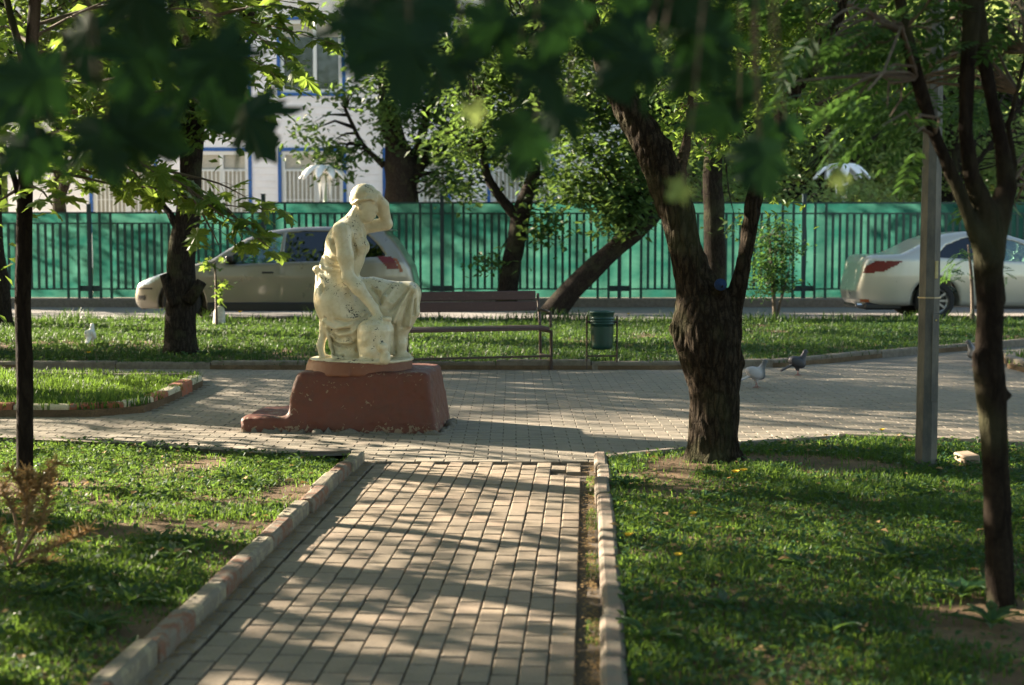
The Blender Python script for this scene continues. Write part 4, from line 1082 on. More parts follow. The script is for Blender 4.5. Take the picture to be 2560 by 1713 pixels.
CR = 1085.0
def cv(cx, cy, y=0.0): return ((cx-500)/CR, y, (1440-cy)/CR)
def f_body(q):
    d = None
    def U(s, k=.03):
        nonlocal d
        d = s if d is None else smin(d, s, k)
    E = lambda cx, cy, y, r, rot=0, k=.03: U(sd_ell(q, cv(cx, cy, y), r, rot), k)
    S = lambda a, b, ra, rb, k=.03: U(sd_seg(q, cv(*a), cv(*b), ra, rb), k)
    # trunk of the body
    E(395, 470, 0, (.115,.165,.115), 0); E(335, 570, 0, (.128,.14,.16), .12, .06); E(290, 740, 0, (.125,.12,.13), 0, .07); E(300, 900, 0, (.158,.16,.15), 0, .06)
    E(300, 1010, 0, (.15,.17,.14), 0, .06)
    S((345,440,-.155), (400,420,.15), .062, .06, .05)
    E(463, 560, -.07, (.066,.06,.066), 0, .03); E(470, 565, .075, (.062,.055,.062), 0, .03); E(400, 690, 0, (.075,.105,.09), 0, .06)
    E(395, 620, 0, (.10,.12,.10), 0, .05)
    # neck and head, bent forward and a little down
    S((395,400,0), (450,290,0), .062, .046, .045)
    E(508, 178, 0, (.098,.084,.092), -.1, .02); E(500, 152, 0, (.092,.084,.070), .1, .015)
    E(530, 268, -.006, (.066,.062,.094), -.30, .02); E(532, 338, -.006, (.040,.040,.034), 0, .03)
    E(475, 255, -.062, (.014,.012,.024), 0, .01); E(425, 205, 0, (.032,.045,.035), 0, .02)
    S((592,262,-.010), (604,292,-.010), .010, .012, .018); E(586, 318, -.010, (.014,.022,.008), 0, .01); E(582, 333, -.010, (.012,.02,.008), 0, .01)
    E(575, 240, -.006, (.020,.045,.012), 0, .015)
    # far arm, raised, hand shading the eyes
    S((430,420,.14), (668,388,.10), .054, .046, .04); S((662,378,.10), (652,240,.03), .044, .037, .015); S((652,240,.03), (606,160,-.02), .037, .030, .02); E(625, 260, .05, (.045,.03,.07), .2, .03)
    for k in range(4):
        S((600,160+k*9,-.045-.004*k), (535-k*2,150+k*14,-.085), .0125, .010, .008)
    S((610,185,-.03), (585,225,-.06), .013, .010, .008)
    # near arm reaching down to the jug
    S((352,450,-.185), (380,640,-.205), .064, .056, .035); S((380,640,-.205), (402,800,-.215), .056, .045, .025); S((402,800,-.215), (478,880,-.225), .048, .049, .02)
    S((478,880,-.225), (600,1035,-.235), .047, .031, .02); S((600,1035,-.235), (632,1105,-.245), .031, .034, .02)
    for k, (x, y, L) in enumerate(((604,1180,0),(624,1196,0),(644,1192,0),(662,1176,0))):
        S((606+k*14,1105,-.262-.006*(k in (1,2))), (x,y-38,-.300), .0145, .0125, .008); S((x,y-38,-.300), (x-2,y,-.300), .0125, .0105, .008)
    S((640,1090,-.24), (690,1130,-.225), .014, .011, .01)
    # sash at the waist
    for k in range(18):
        a = 2*math.pi*k/18; b = 2*math.pi*(k+1)/18
        S((292+CR*.124*math.cos(a), 748+18*math.cos(a), .122*math.sin(a)), (292+CR*.124*math.cos(b), 748+18*math.cos(b), .122*math.sin(b)), .010, .010, .012)
    E(135, 742, -.03, (.030,.032,.028), 0, .02); E(142, 850, -.03, (.020,.032,.075), .1, .02); E(165, 800, -.03, (.022,.03,.05), 0, .02)
    # raised thigh and shin under the cloth
    S((300,955,.07), (560,930,.07), .15, .105, .06); S((560,930,.07), (845,935,.06), .105, .082, .05)
    S((845,935,.06), (790,1160,.05), .078, .066, .04); S((790,1160,.05), (772,1390,.05), .060, .040, .05); S((770,1405,.04), (838,1425,.04), .036, .022, .02)
    E(792, 1330, .04, (.035,.05,.05), 0, .03)
    S((868,905,.0), (900,1080,-.01), .045, .030, .03); S((868,905,.10), (895,1060,.12), .045, .03, .03); E(820, 1060, .04, (.085,.10,.13), -.25, .05)
    E(745, 1080, .03, (.10,.11,.15), 0, .06); E(640, 1050, .03, (.12,.12,.13), 0, .06); E(700, 1260, .04, (.07,.08,.14), 0, .05); E(600, 1250, .04, (.12,.10,.15), 0, .05)
    S((905,1090,-.02), (855,1185,-.01), .020, .018, .03)
    # kneeling thigh, seat and hanging skirt
    S((290,990,-.05), (440,1200,-.08), .158, .125, .06); S((440,1200,-.08), (470,1370,-.09), .11, .065, .05); E(330, 1090, -.02, (.150,.17,.13), 0, .06)
    E(350, 1290, -.01, (.085,.12,.12), 0, .05); S((232,1160,-.10), (262,1330,-.09), .036, .028, .03); S((262,1330,-.09), (280,1425,-.09), .026, .022, .02); E(420, 1330, .0, (.12,.13,.10), 0, .05)
    S((280,1418,-.12), (440,1405,-.12), .026, .036, .03); S((300,1405,.02), (460,1400,.0), .05, .05, .04)
    # foot on its toes behind
    S((215,1130,-.05), (192,1230,-.05), .040, .030, .03); S((192,1230,-.05), (158,1335,-.05), .030, .029, .02); S((158,1335,-.05), (172,1415,-.05), .028, .022, .015); S((172,1418,-.05), (232,1428,-.05), .018, .014, .012)
    S((205,1180,-.05), (260,1180,-.03), .04, .05, .04)
    # low base the figure grows from
    U(smax(np.sqrt((q[0]+.02)**2+(q[1])**2)-.375, np.abs(q[2]+.005)-.010, .01), .015)
    return d
def fold_fn(V, Nn):
    out = np.zeros(len(V)); cx = V[:, 0]*CR+500; cz = 1440-V[:, 2]*CR
    w = np.clip(-Nn[:, 1]*1.6+.1, 0, 1)*np.clip((V[:, 1]+.40)*12, 0, 1)
    arm = ((cx-402)*(1035-800)-(cz-800)*(600-402))
    def stroke(pts, width, amp):
        nonlocal out
        best = np.full(len(V), 1e9)
        for (x1, z1), (x2, z2) in zip(pts, pts[1:]):
            t = np.clip(((cx-x1)*(x2-x1)+(cz-z1)*(z2-z1))/((x2-x1)**2+(z2-z1)**2), 0, 1)
            best = np.minimum(best, np.hypot(cx-x1-t*(x2-x1), cz-z1-t*(z2-z1)))
        amp = amp*1.35 if amp < 0 else amp
        out += amp*np.exp(-(best/width)**2)*w*np.where((V[:, 1] < -.17) & (cz < 1110), 0, 1)
    for pts, wd, am in (([(205,1140),(300,1185),(400,1170),(520,1080)], 16, .009), ([(230,1175),(330,1240),(430,1225),(470,1180)], 16, .010), ([(205,1160),(290,1212),(400,1200)], 10, -.010),
                        ([(250,1250),(330,1300),(430,1290)], 18, .010), ([(262,1290),(330,1345),(430,1330)], 12, -.010), ([(868,880),(800,1010),(735,1140)], 14, .011), ([(890,900),(870,1040),(850,1180)], 13, .011),
                        ([(850,900),(765,1010),(715,1060)], 12, -.009), ([(880,930),(830,1090),(800,1190)], 12, -.009), ([(905,980),(895,1090)], 9, -.008), ([(620,900),(690,990),(720,1010)], 18, .007), ([(770,860),(690,960),(660,1000)], 16, .007),
                        ([(215,900),(240,980),(262,1050)], 14, .010), ([(250,880),(290,960),(300,1030)], 14, -.008), ([(180,860),(200,950),(215,1040)], 12, -.008), ([(310,930),(380,880),(440,870)], 14, .007), ([(170,780),(230,870),(250,960)], 14, .009),
                        ([(200,640),(250,700),(330,715)], 12, .006), ([(190,600),(240,660),(330,690)], 10, -.005), ([(430,500),(452,600),(440,660)], 9, -.007), ([(480,430),(500,500),(522,560)], 9, .005), ([(250,520),(270,600),(320,640)], 16, .006),
                        ([(290,1050),(400,1100),(500,1090)], 20, .007), ([(740,1180),(745,1300),(735,1400)], 12, -.008), ([(690,1180),(700,1300),(690,1400)], 12, .008), ([(300,1130),(390,1150),(470,1130)], 10, -.006),
                        ([(420,230),(470,205),(560,190),(600,215)], 9, .005), ([(415,245),(470,222),(560,208)], 7, -.005), ([(255,1340),(300,1395),(350,1405)], 10, -.008), ([(225,960),(235,1040),(215,1110)], 9, -.008), ([(300,880),(340,980),(430,1040)], 10, -.006), ([(560,880),(620,960),(640,1000)], 9, -.006), ([(700,870),(640,950),(630,1010)], 9, -.006), ([(235,1205),(262,1300),(272,1390)], 10, -.009), ([(390,1260),(450,1300),(455,1370)], 10, -.008), ([(180,650),(172,700),(185,725)], 10, .008), ([(330,430),(300,480),(280,540)], 10, -.005)):
        stroke(pts, wd, am)
    out *= 2.4
    out += n3d(V, 16, 3)*.0022 + n3d(V, 50, 4)*.0010
    return out
ped.scale = (.965, 1, 1)
sta = tag(empty('statue', (SX, YS, ZD)), 'cream painted statue of a kneeling woman shading her eyes above a jug', 'statue')
sdf_obj('figure', f_body, (-.42,-.42,-.02), (.45,.36,1.30), .0068, MAT['statue'], sta, None, fold_fn)
def f_jug(q):
    x = q[0]-(600-500)/CR; y = q[1]+.245; z = q[2]; r_ = np.sqrt(x*x+y*y)
    pr = [(-.03,.098),(.0,.100),(.06,.108),(.14,.118),(.22,.120),(.262,.105),(.285,.075),(.30,.045),(.318,.038)]
    rr = np.interp(z.ravel(), [p[0] for p in pr], [p[1] for p in pr]).reshape(z.shape)
    d = smax((r_-rr)*.8, np.abs(z-.145)-.175, .012)
    tr = np.sqrt((np.sqrt((x-.085)**2+(y+.0)**2)-.028)**2+(z-.30)**2)-.013          # spout ring
    d = smin(d, tr, .012); d = smin(d, sd_seg(q, (.185,-.245,.29), (.205,-.235,.22), .016, .028), .03)
    for k in range(9):                                                               # water and stones at its foot
        a = (k*0.7) % 1; d = smin(d, sd_ell(q, (.125+.075*math.sin(k*1.9)*.8, -.335+.03*math.cos(k*2.3), .015+.03*(k % 4)), (.034,.03,.034)), .02)
    d = smin(d, sd_ell(q, (.03,-.30,.0), (.17,.08,.022)), .02)
    return d
sdf_obj('jug', f_jug, (-.16,-.42,-.03), (.26,-.10,.35), .0085, MAT['statue'], sta, [(.003, 25), (.002, 60)])

# ------------------------------------------------------------------ bench and waste bin
def wood_mat(name, col, col2):
    m, t, out = newmat(name); v = coord(t, 'Object', (2, 30, 30)); n = tex_noise(t, 3, 5, .6, v); n2 = tex_noise(t, 40, 4, .6, coord(t))
    c = mixc(t, ramp(t, n.outputs[0], [(.35, 0), (.65, 1)]).outputs[0], col, col2); c = mixc(t, ramp(t, n2.outputs[0], [(.6, 0), (.75, .6)]).outputs[0], c, (.16,.11,.09))
    princ(t, out, c, .5, 0, bump(t, n.outputs[0], .3, .003)); return m
MAT['bench'] = wood_mat('maroon_painted_wood', (.048,.019,.020), (.066,.027,.027))
MAT['iron'] = simple_mat('dark_painted_iron', (.045,.028,.024), .5, .3)
bl_, br_ = G(1020, 912), G(1376, 926)
pR = Vector((P(1378, 925, 14.85).x, 14.85, 0)); pL = Vector((P(1018, 925, 14.40).x, 14.40, 0))
bd = (pR-pL); BL = bd.length; brot = math.atan2(bd.y, bd.x)
bench = tag(empty('park_bench', (pL+pR)/2, brot), 'maroon wooden park bench with slatted back behind the statue', 'bench')
hx = BL/2
for y0, y1, z in ((-.02, .10, .415), (.12, .24, .417), (.26, .37, .415)):
    MB().box((-hx-.02, y0, z), (hx-.02, y1, z+.035)).build('seat_plank', MAT['bench'], bench, bevel=.006)
for z0, z1, yy in ((.60, .70, .40), (.715, .81, .43)):
    MB().box((-hx-.02, yy, z0), (hx-.03, yy+.035, z1)).build('back_plank', MAT['bench'], bench, bevel=.006)
for s in (-1, 1):
    x = s*hx
    m_ = MB(); m_.tube([(x, 0, 0), (x, 0, .415)], .017, 8); m_.tube([(x, 0, .398), (x, .37, .398)], .016, 8); m_.build('front_leg', MAT['iron'], bench)
    m_ = MB(); m_.tube([(x, .36, 0), (x, .37, .43), (x, .455, .78)], .017, 8); m_.tube([(x, .0, .14), (x, .36, .14)], .012, 6); m_.build('rear_leg', MAT['iron'], bench)
    m_ = MB(); m_.tube([(x, .02, .44), (x, .03, .60), (x, .30, .61), (x, .42, .61)], .015, 8); m_.build('armrest', MAT['iron'], bench)
MB().box((-hx, -.01, .135), (hx, .012, .157)).build('stretcher', MAT['iron'], bench)
MAT['bin'] = simple_mat('green_enamelled_metal', (.007,.050,.038), .32, .2, nscale=12, namp=.35, bstr=.2, dark=(.006,.032,.026))
bc = G(1502, 921)
binr = tag(empty('waste_bin', (bc.x, 14.88, 0), .05), 'round green metal waste bin hung in a black frame', 'waste bin')
prof = [(.0001,.215),(.100,.215),(.112,.235)]
for k in range(14):
    z = .24+.34*k/13; prof.append((.114+.010*(k/13), z))
    if k in (9, 10, 11): prof += [(.134, z+.006), (.134, z+.011), (.122, z+.017)]
prof += [(.127,.585),(.132,.60),(.132,.61),(.120,.612),(.112,.60),(.105,.30),(.0001,.27)]
MB().lathe(prof, n=28).build('bucket', MAT['bin'], binr, smooth=True)
for s in (-1, 1):
    MB().tube([(s*.158, 0, -.01), (s*.158, 0, .56)], .010, 8).build('leg', MAT['iron'], binr)
    MB().tube([(s*.12, 0, .50), (s*.16, 0, .50)], .012, 8).build('pivot', MAT['iron'], binr)
MB().box((-.158, -.008, .135), (.158, .008, .151)).build('crossbar', MAT['iron'], binr)

# ------------------------------------------------------------------ lamp post
m, t, out = newmat('weathered_galvanised_steel')
n1 = tex_noise(t, 9, 5, .7, coord(t, 'Object', (1,1,.35))); n2 = tex_noise(t, 60, 4, .7, coord(t))
c = mixc(t, ramp(t, n1.outputs[0], [(.4, 0), (.6, 1)]).outputs[0], (.045,.05,.053), (.10,.10,.09)); c = mixc(t, ramp(t, n2.outputs[0], [(.55, 0), (.72, .8)]).outputs[0], c, (.08,.078,.075))
princ(t, out, c, .5, .35, bump(t, n2.outputs[0], .3, .002)); MAT['post'] = m
lp = GD(2119, 1064, .045); lamp = tag(empty('lamp_post', (lp.x, lp.y, 0), .18), 'weathered grey faceted metal lamp post with an inspection hatch right of the plaza', 'lamp post')
mb = MB(); rr = lambda z: (.0655 - .0045*z/1.0 if z < 3 else .052 - .004*(z-3))
zs = [-.1, .9, 1.08, 2, 3, 5, 7]; mb.tube([(0,0,z) for z in zs], [max(.03, rr(z)) for z in zs], 8); 
mb.build('pole', MAT['post'], lamp)
mb = MB().tube([(0,0,1.015), (0,0,1.023)], .069, 8); mb.build('collar', simple_mat('bright_band', (.35,.31,.22), .4, .7), lamp)
def facet(z0, z1, w, off, name, mat, ang=-math.pi/2-.18+.42):
    m_ = MB().box((-w/2, -.003, z0), (w/2, .004, z1)); o = m_.build(name, mat, lamp, bevel=.002); o.rotation_euler = (0, 0, ang+math.pi/2); o.location = (math.cos(ang)*off, math.sin(ang)*off, 0); return o
angf = -math.pi/2 + .22
facet(.42, .93, .046, .0605, 'hatch', MAT['post'], angf); facet(1.13, 1.23, .022, .0600, 'number_plate', simple_mat('yellowed_plate', (.42,.36,.17), .6), angf+.0)
facet(.885, .895, .010, .066, 'lock', simple_mat('brass_lock', (.5,.4,.15), .4, .6), angf)
MB().tube([(0,0,7.0),(.0,.3,7.4),(0,1.2,7.6)], .03, 8).build('arm', MAT['post'], lamp); MB().box((-.12,1.1,7.52),(.12,1.7,7.66)).build('lamp_head', MAT['post'], lamp, bevel=.03)

# ------------------------------------------------------------------ fence along the road
MAT['fence'] = simple_mat('dark_green_fence_paint', (.008,.042,.036), .45, .2, nscale=8)
MAT['fpost'] = simple_mat('blackish_green_post_paint', (.010,.030,.036), .45, .2, nscale=8)
m, t, out = newmat('green_screen_cloth')
v = pos(t, (.9, 1, 2.2)); n = tex_noise(t, 1.6, 3, .6, v); fine = tex_noise(t, 14, 3, .6, pos(t, (1, 1, .3)))
c = mixc(t, ramp(t, n.outputs[0], [(.35, 0), (.65, 1)]).outputs[0], (.013,.078,.064), (.048,.148,.115)); c = mixc(t, math_n(t, 'MULTIPLY', fine.outputs[0], .35), c, (.018,.10,.065))
d_ = N(t, 'ShaderNodeBsdfDiffuse'); t.links.new(c, d_.inputs[0]); tr = N(t, 'ShaderNodeBsdfTranslucent'); t.links.new(c, tr.inputs[0])
mx = N(t, 'ShaderNodeMixShader'); mx.inputs[0].default_value = .55; t.links.new(d_.outputs[0], mx.inputs[1]); t.links.new(tr.outputs[0], mx.inputs[2]); t.links.new(mx.outputs[0], out.inputs[0]); MAT['screen'] = m
YF = 29.15; ZP = .17                         # fence line, top of the low wall it stands on
wall = tag(MB().box((-30, 28.86, -.04), (30, 29.5, ZP)).build('low_wall', MAT['k_dark'], None, bevel=.02), kind='structure')
post_d = [-180, 205, 604, 1012, 1418, 1840, 2245, 2650]          # as read off the view
def fx(dx): return PD(dx, 560, YF).x
box_cache = {}
def bar_mesh(nm, sx, sy, sz, mat):
    k = (nm, round(sx,4), round(sy,4), round(sz,3))
    if k not in box_cache: box_cache[k] = MB().box((-sx/2, -sy/2, 0), (sx/2, sy/2, sz)).mesh(nm, mat)
    return box_cache[k]
fl = ['cut by the left edge of the photo', 'at the left behind the slim maple and the old trunk', 'behind the beige car', 'behind the bench and the roadside tree', 'behind the leaning tree and the big forked trunk', 'behind the roadside bush and the lamp post',
      'behind the pale sedan at the right']
for i in range(len(post_d)-1):
    x0, x1 = fx(post_d[i]), fx(post_d[i+1]); zt = 1.90 if post_d[i+1] <= 604 else 2.10; W = x1-x0
    root = tag(empty('fence_panel', (x0, YF, ZP)), 'green bar fence panel '+fl[i], 'fence', 'green bar fence panels along the road')
    H = zt-ZP
    def part(nm, sx, sy, sz, x, y, z, mat): return ob(nm, bar_mesh(nm, sx, sy, sz, mat), root, (x, y, z))
    part('post', .075, .075, H+.16, 0, 0, 0, MAT['fpost']); part('post_cap', .09, .09, .02, 0, 0, H+.16, MAT['fpost'])
    part('rail', W-.08, .03, .035, W/2, 0, H-.02, MAT['fence']); part('rail', W-.08, .03, .03, W/2, 0, H-.23, MAT['fence']); part('rail', W-.08, .03, .03, W/2, 0, .17, MAT['fence'])
    for s, xs in ((1, [.22, .44]), (-1, [.22, .44])):
        for q in xs: part('bar', .050, .026, H, (q if s > 0 else W-q), -.028, 0, MAT['fence'])
    n = int((W-1.1)/.145); st_ = (W-1.16)/n
    for k in range(n+1): part('bar', .052, .022, H-.40, .58+k*st_, -.027, .17, MAT['fence'])
    part('base_plate', .42, .05, .11, .0, .03, .14, MAT['fpost'])
    # the cloth screen behind the bars, slightly slack
    nx = 24; vs, fs = [], []
    for a in range(nx+1):
        for b, z in enumerate((.01, H*.3, H*.65, H-.01)):
            vs.append((.03+(W-.06)*a/nx, .06+.035*math.sin(a*1.7+i)*(b in (1,2))+.012*math.sin(a*3.1+b), z))
    for a in range(nx):
        for b in range(3): fs.append((a*4+b, (a+1)*4+b, (a+1)*4+b+1, a*4+b+1))
    me = bpy.data.meshes.new('screen'); me.from_pydata(vs, [], fs); me.materials.append(MAT['screen'])
    for p in me.polygons: p.use_smooth = True
    ob('screen', me, root)

# ------------------------------------------------------------------ white boarded house beyond the fence
YH = 40.0
MAT['board'] = simple_mat('lavender_white_siding', (.93,.88,.93), .6, nscale=3, namp=.10, bstr=.05)
MAT['blue'] = simple_mat('blue_painted_trim', (.025,.12,.42), .5, nscale=10)
MAT['white'] = simple_mat('white_window_plastic', (.80,.79,.80), .4, nscale=10, namp=.06)
m, t, out = newmat('window_glass'); p_ = princ(t, out, (.03,.04,.035), .04, 0, spec=.9); p_.inputs['Alpha'].default_value = 1; MAT['pane'] = m
MAT['blind'] = simple_mat('beige_blind_slats', (.50,.46,.40), .7, nscale=20)
MAT['roofm'] = simple_mat('grey_roof', (.15,.14,.14), .8)
house = tag(empty('wooden_house', (P(800, 560, YH).x, YH, .12)), 'white boarded two storey house with blue window surrounds beyond the green fence', 'house'); HX = house.location.x
def hx_(px): return P(px, 500, YH).x - HX
def hz_(py): return P(1280, py, YH).z - .12
xa, xb = hx_(20), hx_(1560); ZT = 8.2; 
wins = []
z1b, z1t = hz_(575), hz_(378); z2b, z2t = hz_(232), hz_(50)
for px in (-4, 232, 468, 704, 965, 1226, 1462): wins.append((hx_(px), hx_(px+154), z1b, z1t, 0))
for px in (-4, 232, 468, 704, 965, 1226, 1462): wins.append((hx_(px), hx_(px+154), z2b, z2t, 1))
wins = [w for w in wins if w[0] > xa+.1 and w[1] < xb-.1]
MB().box((xa, .03, -.3), (xb, .25, .45)).build('foundation', MAT['k_grey'], house)
core = MB()
zb = .45; bh = .185; cuts = {}
while zb < ZT:
    ze = min(zb+bh, ZT); iv = [(xa, xb)]
    for w in wins:
        if w[2] < ze-.02 and w[3] > zb+.02:
            iv = [q for a, b in iv for q in ((a, min(b, w[0])), (max(a, w[1]), b)) if q[1]-q[0] > .02]
    for a, b in iv:
        m_ = MB(); m_.add([(a,0,zb+.004),(b,0,zb+.004),(b,.022,ze),(a,.022,ze),(a,.05,zb+.004),(b,.05,zb+.004),(b,.05,ze),(a,.05,ze)], [(0,1,2,3),(4,7,6,5),(0,3,7,4),(1,5,6,2),(3,2,6,7),(0,4,5,1)])
        m_.build('siding_board', MAT['board'], house)
    zb += bh
# inner wall split round the windows, roof, side walls
bw = MB()
xs = sorted(set([xa, xb]+[v for w in wins for v in (w[0], w[1])]))
for a, b in zip(xs, xs[1:]):
    ws = sorted([w for w in wins if w[0] <= a+1e-4 and w[1] >= b-1e-4], key=lambda w: w[2]); z0 = .45
    for w in ws: bw.box((a, .052, z0), (b, .25, w[2])); z0 = w[3]
    bw.box((a, .052, z0), (b, .25, ZT))
bw.box((xa, .25, .0), (xa+.2, 9, ZT)).box((xb-.2, .25, 0), (xb, 9, ZT)).box((xa, 9, 0), (xb, 9.2, ZT)); bw.build('wall', MAT['board'], house)
MB().add([(xa-.5,-.5,ZT),(xb+.5,-.5,ZT),(xb+.5,9.7,ZT),(xa-.5,9.7,ZT),(xa+2,4.6,ZT+2.2),(xb-2,4.6,ZT+2.2)], [(3,2,1,0),(0,1,5,4),(1,2,5),(2,3,4,5),(3,0,4)]).build('roof', MAT['roofm'], house)
for (a, b, z0, z1, up) in wins:
    w = tag(MB().box((a-.09, -.03, z0-.09), (a, .06, z1+.09)).box((b, -.03, z0-.09), (b+.09, .06, z1+.09)).box((a, -.03, z1), (b, .06, z1+.09)).box((a, -.03, z0-.09), (b, .06, z0)).build('window', MAT['blue'], house))
    f = .10; mid = a+(b-a)*.56; zt_ = z1-(z1-z0)*.24
    fr = MB().box((a, .03, z0), (a+f, .09, z1)).box((b-f, .03, z0), (b, .09, z1)).box((a+f, .03, z1-f), (b-f, .09, z1)).box((a+f, .03, z0), (b-f, .09, z0+f)).box((mid-f/2, .025, z0+f), (mid+f/2, .088, z1-f))
    if not up: fr.box((a+f, .028, zt_-.03), (mid-f/2, .086, zt_+.03)).box((mid+f/2, .028, zt_-.03), (b-f, .086, zt_+.03))
    fr.build('window_frame', MAT['white'], w)
    for q0, q1 in ((a+f, mid-f/2), (mid+f/2, b-f)): MB().box((q0, .105, z0+f), (q1, .112, z1-f)).build('pane', MAT['pane'] if up else MAT['blind'], w)
    if not up:
        g = MB(); k = int((b-a-.2)/.115)
        for j in range(k): x = a+.12+j*.115; g.box((x-.016, -.012, z0), (x+.016, .006, zt_))
        for z in (z0+.15, zt_-.02, (z0+zt_)/2): g.box((a, -.006, z), (b, .0, z+.02))
        o = g.build('window_bars', MAT['white'], w)
    else:
        MB().box((a+f, .095, z1-f-.35), (b-f, .10, z1-f)).build('blind', MAT['blind'], w)

# big white artificial flowers in the yard
MAT['petal'] = simple_mat('white_flower_plastic', (.85,.84,.86), .35, nscale=6, namp=.05)
def flower(dx, dy, Y, R, label, seed, n=10):
    c = PD(dx, dy, Y); root = tag(empty('flower_sculpture', (c.x, Y, .12)), label, 'sculpture', 'giant white flower sculptures in the yard'); r = random.Random(seed); h = c.z-.12
    MB().tube([(0,0,0), (.05,0,h*.5), (0,0,h)], [.07,.05,.05], 10).build('stem', MAT['pale_stem'], root, smooth=True)
    MB().lathe([(.0001,-.05),(.10,-.04),(.15,.03),(.12,.10),(.0001,.13)], c=(0,0,h), n=14).build('flower_centre', MAT['petal'], root, smooth=True)
    for k in range(n):
        a = 2*math.pi*k/n+.2; L = R*r.uniform(.9, 1.08); vs, fs = [], []; m_ = 7
        for i in range(m_+1):
            t_ = i/m_; w = .17*math.sin(math.pi*min(1, t_*.93+.05))**.6*R/.6*.75 if i < m_ else .02; dd = t_*L; z = h+.06+.14*math.sin(t_*2.3)-.34*t_*t_*R/.6
            for s, e in ((-1, 0), (0, .035), (1, 0)):
                vs.append((math.cos(a)*dd-math.sin(a)*w*s, math.sin(a)*dd+math.cos(a)*w*s, z+e))
        n0 = len(vs); vs += [(x, y, z-.03) for x, y, z in vs]
        for i in range(m_):
            for s in (0, 1):
                b_ = i*3+s; fs.append((b_, b_+1, b_+4, b_+3)); fs.append((n0+b_, n0+b_+3, n0+b_+4, n0+b_+1))
            fs.append((i*3, i*3+3, n0+i*3+3, n0+i*3)); fs.append((i*3+2, n0+i*3+2, n0+i*3+5, i*3+5))
        MB().add(vs, fs).build('petal', MAT['petal'], root, smooth=True)
    for k in range(3):
        a = .5+2.1*k; MB().add([(0,0,h-.02),(math.cos(a)*.16-.05*math.sin(a),math.sin(a)*.16,h-.30),(math.cos(a)*.14,math.sin(a)*.14,h-.72),(math.cos(a)*.16+.06*math.sin(a),math.sin(a)*.16,h-.30),(math.cos(a)*.1,math.sin(a)*.1,h-.32)],
                 [(0,1,4),(0,4,3),(1,2,4),(4,2,3),(0,3,1),(1,3,2)]).build('sepal', MAT['petal'], root)
MAT['pale_stem'] = simple_mat('pale_green_stem', (.30,.36,.22), .5)
flower(742, 392, 35.2, .62, 'giant white flower sculpture in front of the house, left of the statue head', 1)
flower(1928, 388, 35.6, .68, 'giant white flower sculpture among shrubs at the right, near the lamp post', 2)
# playground bits seen over the fence
MAT['orange'] = simple_mat('orange_red_plastic', (.55,.13,.05), .5)
o = tag(empty('play_table', (PD(1005, 460, 34).x, 34, .12)), 'low orange red playground table just showing over the fence behind the statue', 'table')
MB().box((-.95,-.4,1.86),(.75,.4,1.98)).build('table_top', MAT['orange'], o, bevel=.02)
for sx in (-.8, .6):
    for sy in (-.3, .3): MB().box((sx-.04,sy-.04,0),(sx+.04,sy+.04,1.86)).build('leg', MAT['orange'], o)

# ------------------------------------------------------------------ cars
def car_paint(name, col):
    m, t, out = newmat(name); n = tex_noise(t, 300, 2, .5, coord(t)); lw = t.nodes.new('ShaderNodeLayerWeight'); lw.inputs[0].default_value = .35
    c = mixc(t, lw.outputs[1], col, tuple(x*.75 for x in col)); d = tex_noise(t, 3, 4, .6, coord(t))
    r_ = ramp(t, d.outputs[0], [(.3, .26), (.7, .38)]).outputs[0]
    princ(t, out, c, r_, .45, None, coat=.7); return m
MAT['beige_car'] = car_paint('metallic_beige_paint', (.235,.215,.175)); MAT['pale_car'] = car_paint('pale_pearl_paint', (.50,.485,.42))
MAT['black'] = simple_mat('black_trim', (.012,.012,.012), .5, nscale=20); MAT['tyre'] = simple_mat('tyre_rubber', (.018,.017,.016), .85)
MAT['rim'] = simple_mat('grey_alloy', (.28,.28,.28), .35, .8); MAT['redlamp'] = simple_mat('red_lamp_lens', (.15,.006,.003), .35); MAT['amber'] = simple_mat('amber_lamp_lens', (.30,.08,.02), .35)
MAT['clear'] = simple_mat('clear_lamp_lens', (.55,.57,.60), .08, .4, coat=1.0); MAT['chrome'] = simple_mat('chrome', (.75,.75,.75), .1, 1.0); MAT['seat'] = simple_mat('dark_grey_upholstery', (.05,.05,.055), .9)
def glass(name, col, mixf):
    m, t, out = newmat(name); g = N(t, 'ShaderNodeBsdfGlossy'); g.inputs['Roughness'].default_value = .02; g.inputs[0].default_value = (.9,.95,1,1)
    tr = N(t, 'ShaderNodeBsdfTransparent'); tr.inputs[0].default_value = (*col, 1); fr = N(t, 'ShaderNodeFresnel'); fr.inputs[0].default_value = 1.5
    k = math_n(t, 'ADD', fr.outputs[0], mixf); mx = N(t, 'ShaderNodeMixShader'); t.links.new(k, mx.inputs[0]); t.links.new(tr.outputs[0], mx.inputs[1]); t.links.new(g.outputs[0], mx.inputs[2]); t.links.new(mx.outputs[0], out.inputs[0]); return m
MAT['cglass'] = glass('clear_car_glass', (.70,.85,.80), .06); MAT['tint'] = glass('tinted_car_glass', (.05,.06,.08), .03)
def inset(poly, d):
    """shrink a 2D outline by d"""
    n = len(poly); out = []; A = sum(poly[i][0]*poly[(i+1) % n][1]-poly[(i+1) % n][0]*poly[i][1] for i in range(n)); s = 1 if A > 0 else -1
    for i in range(n):
        p0, p1, p2 = Vector(poly[i-1]), Vector(poly[i]), Vector(poly[(i+1) % n]); e1 = (p1-p0).normalized(); e2 = (p2-p1).normalized()
        n1 = Vector((-e1.y, e1.x))*s; n2 = Vector((-e2.y, e2.x))*s; b = (n1+n2); b = b/max(.4, b.dot(n1)) if b.length > 1e-6 else n1
        out.append(tuple(p1+b*d))
    return out
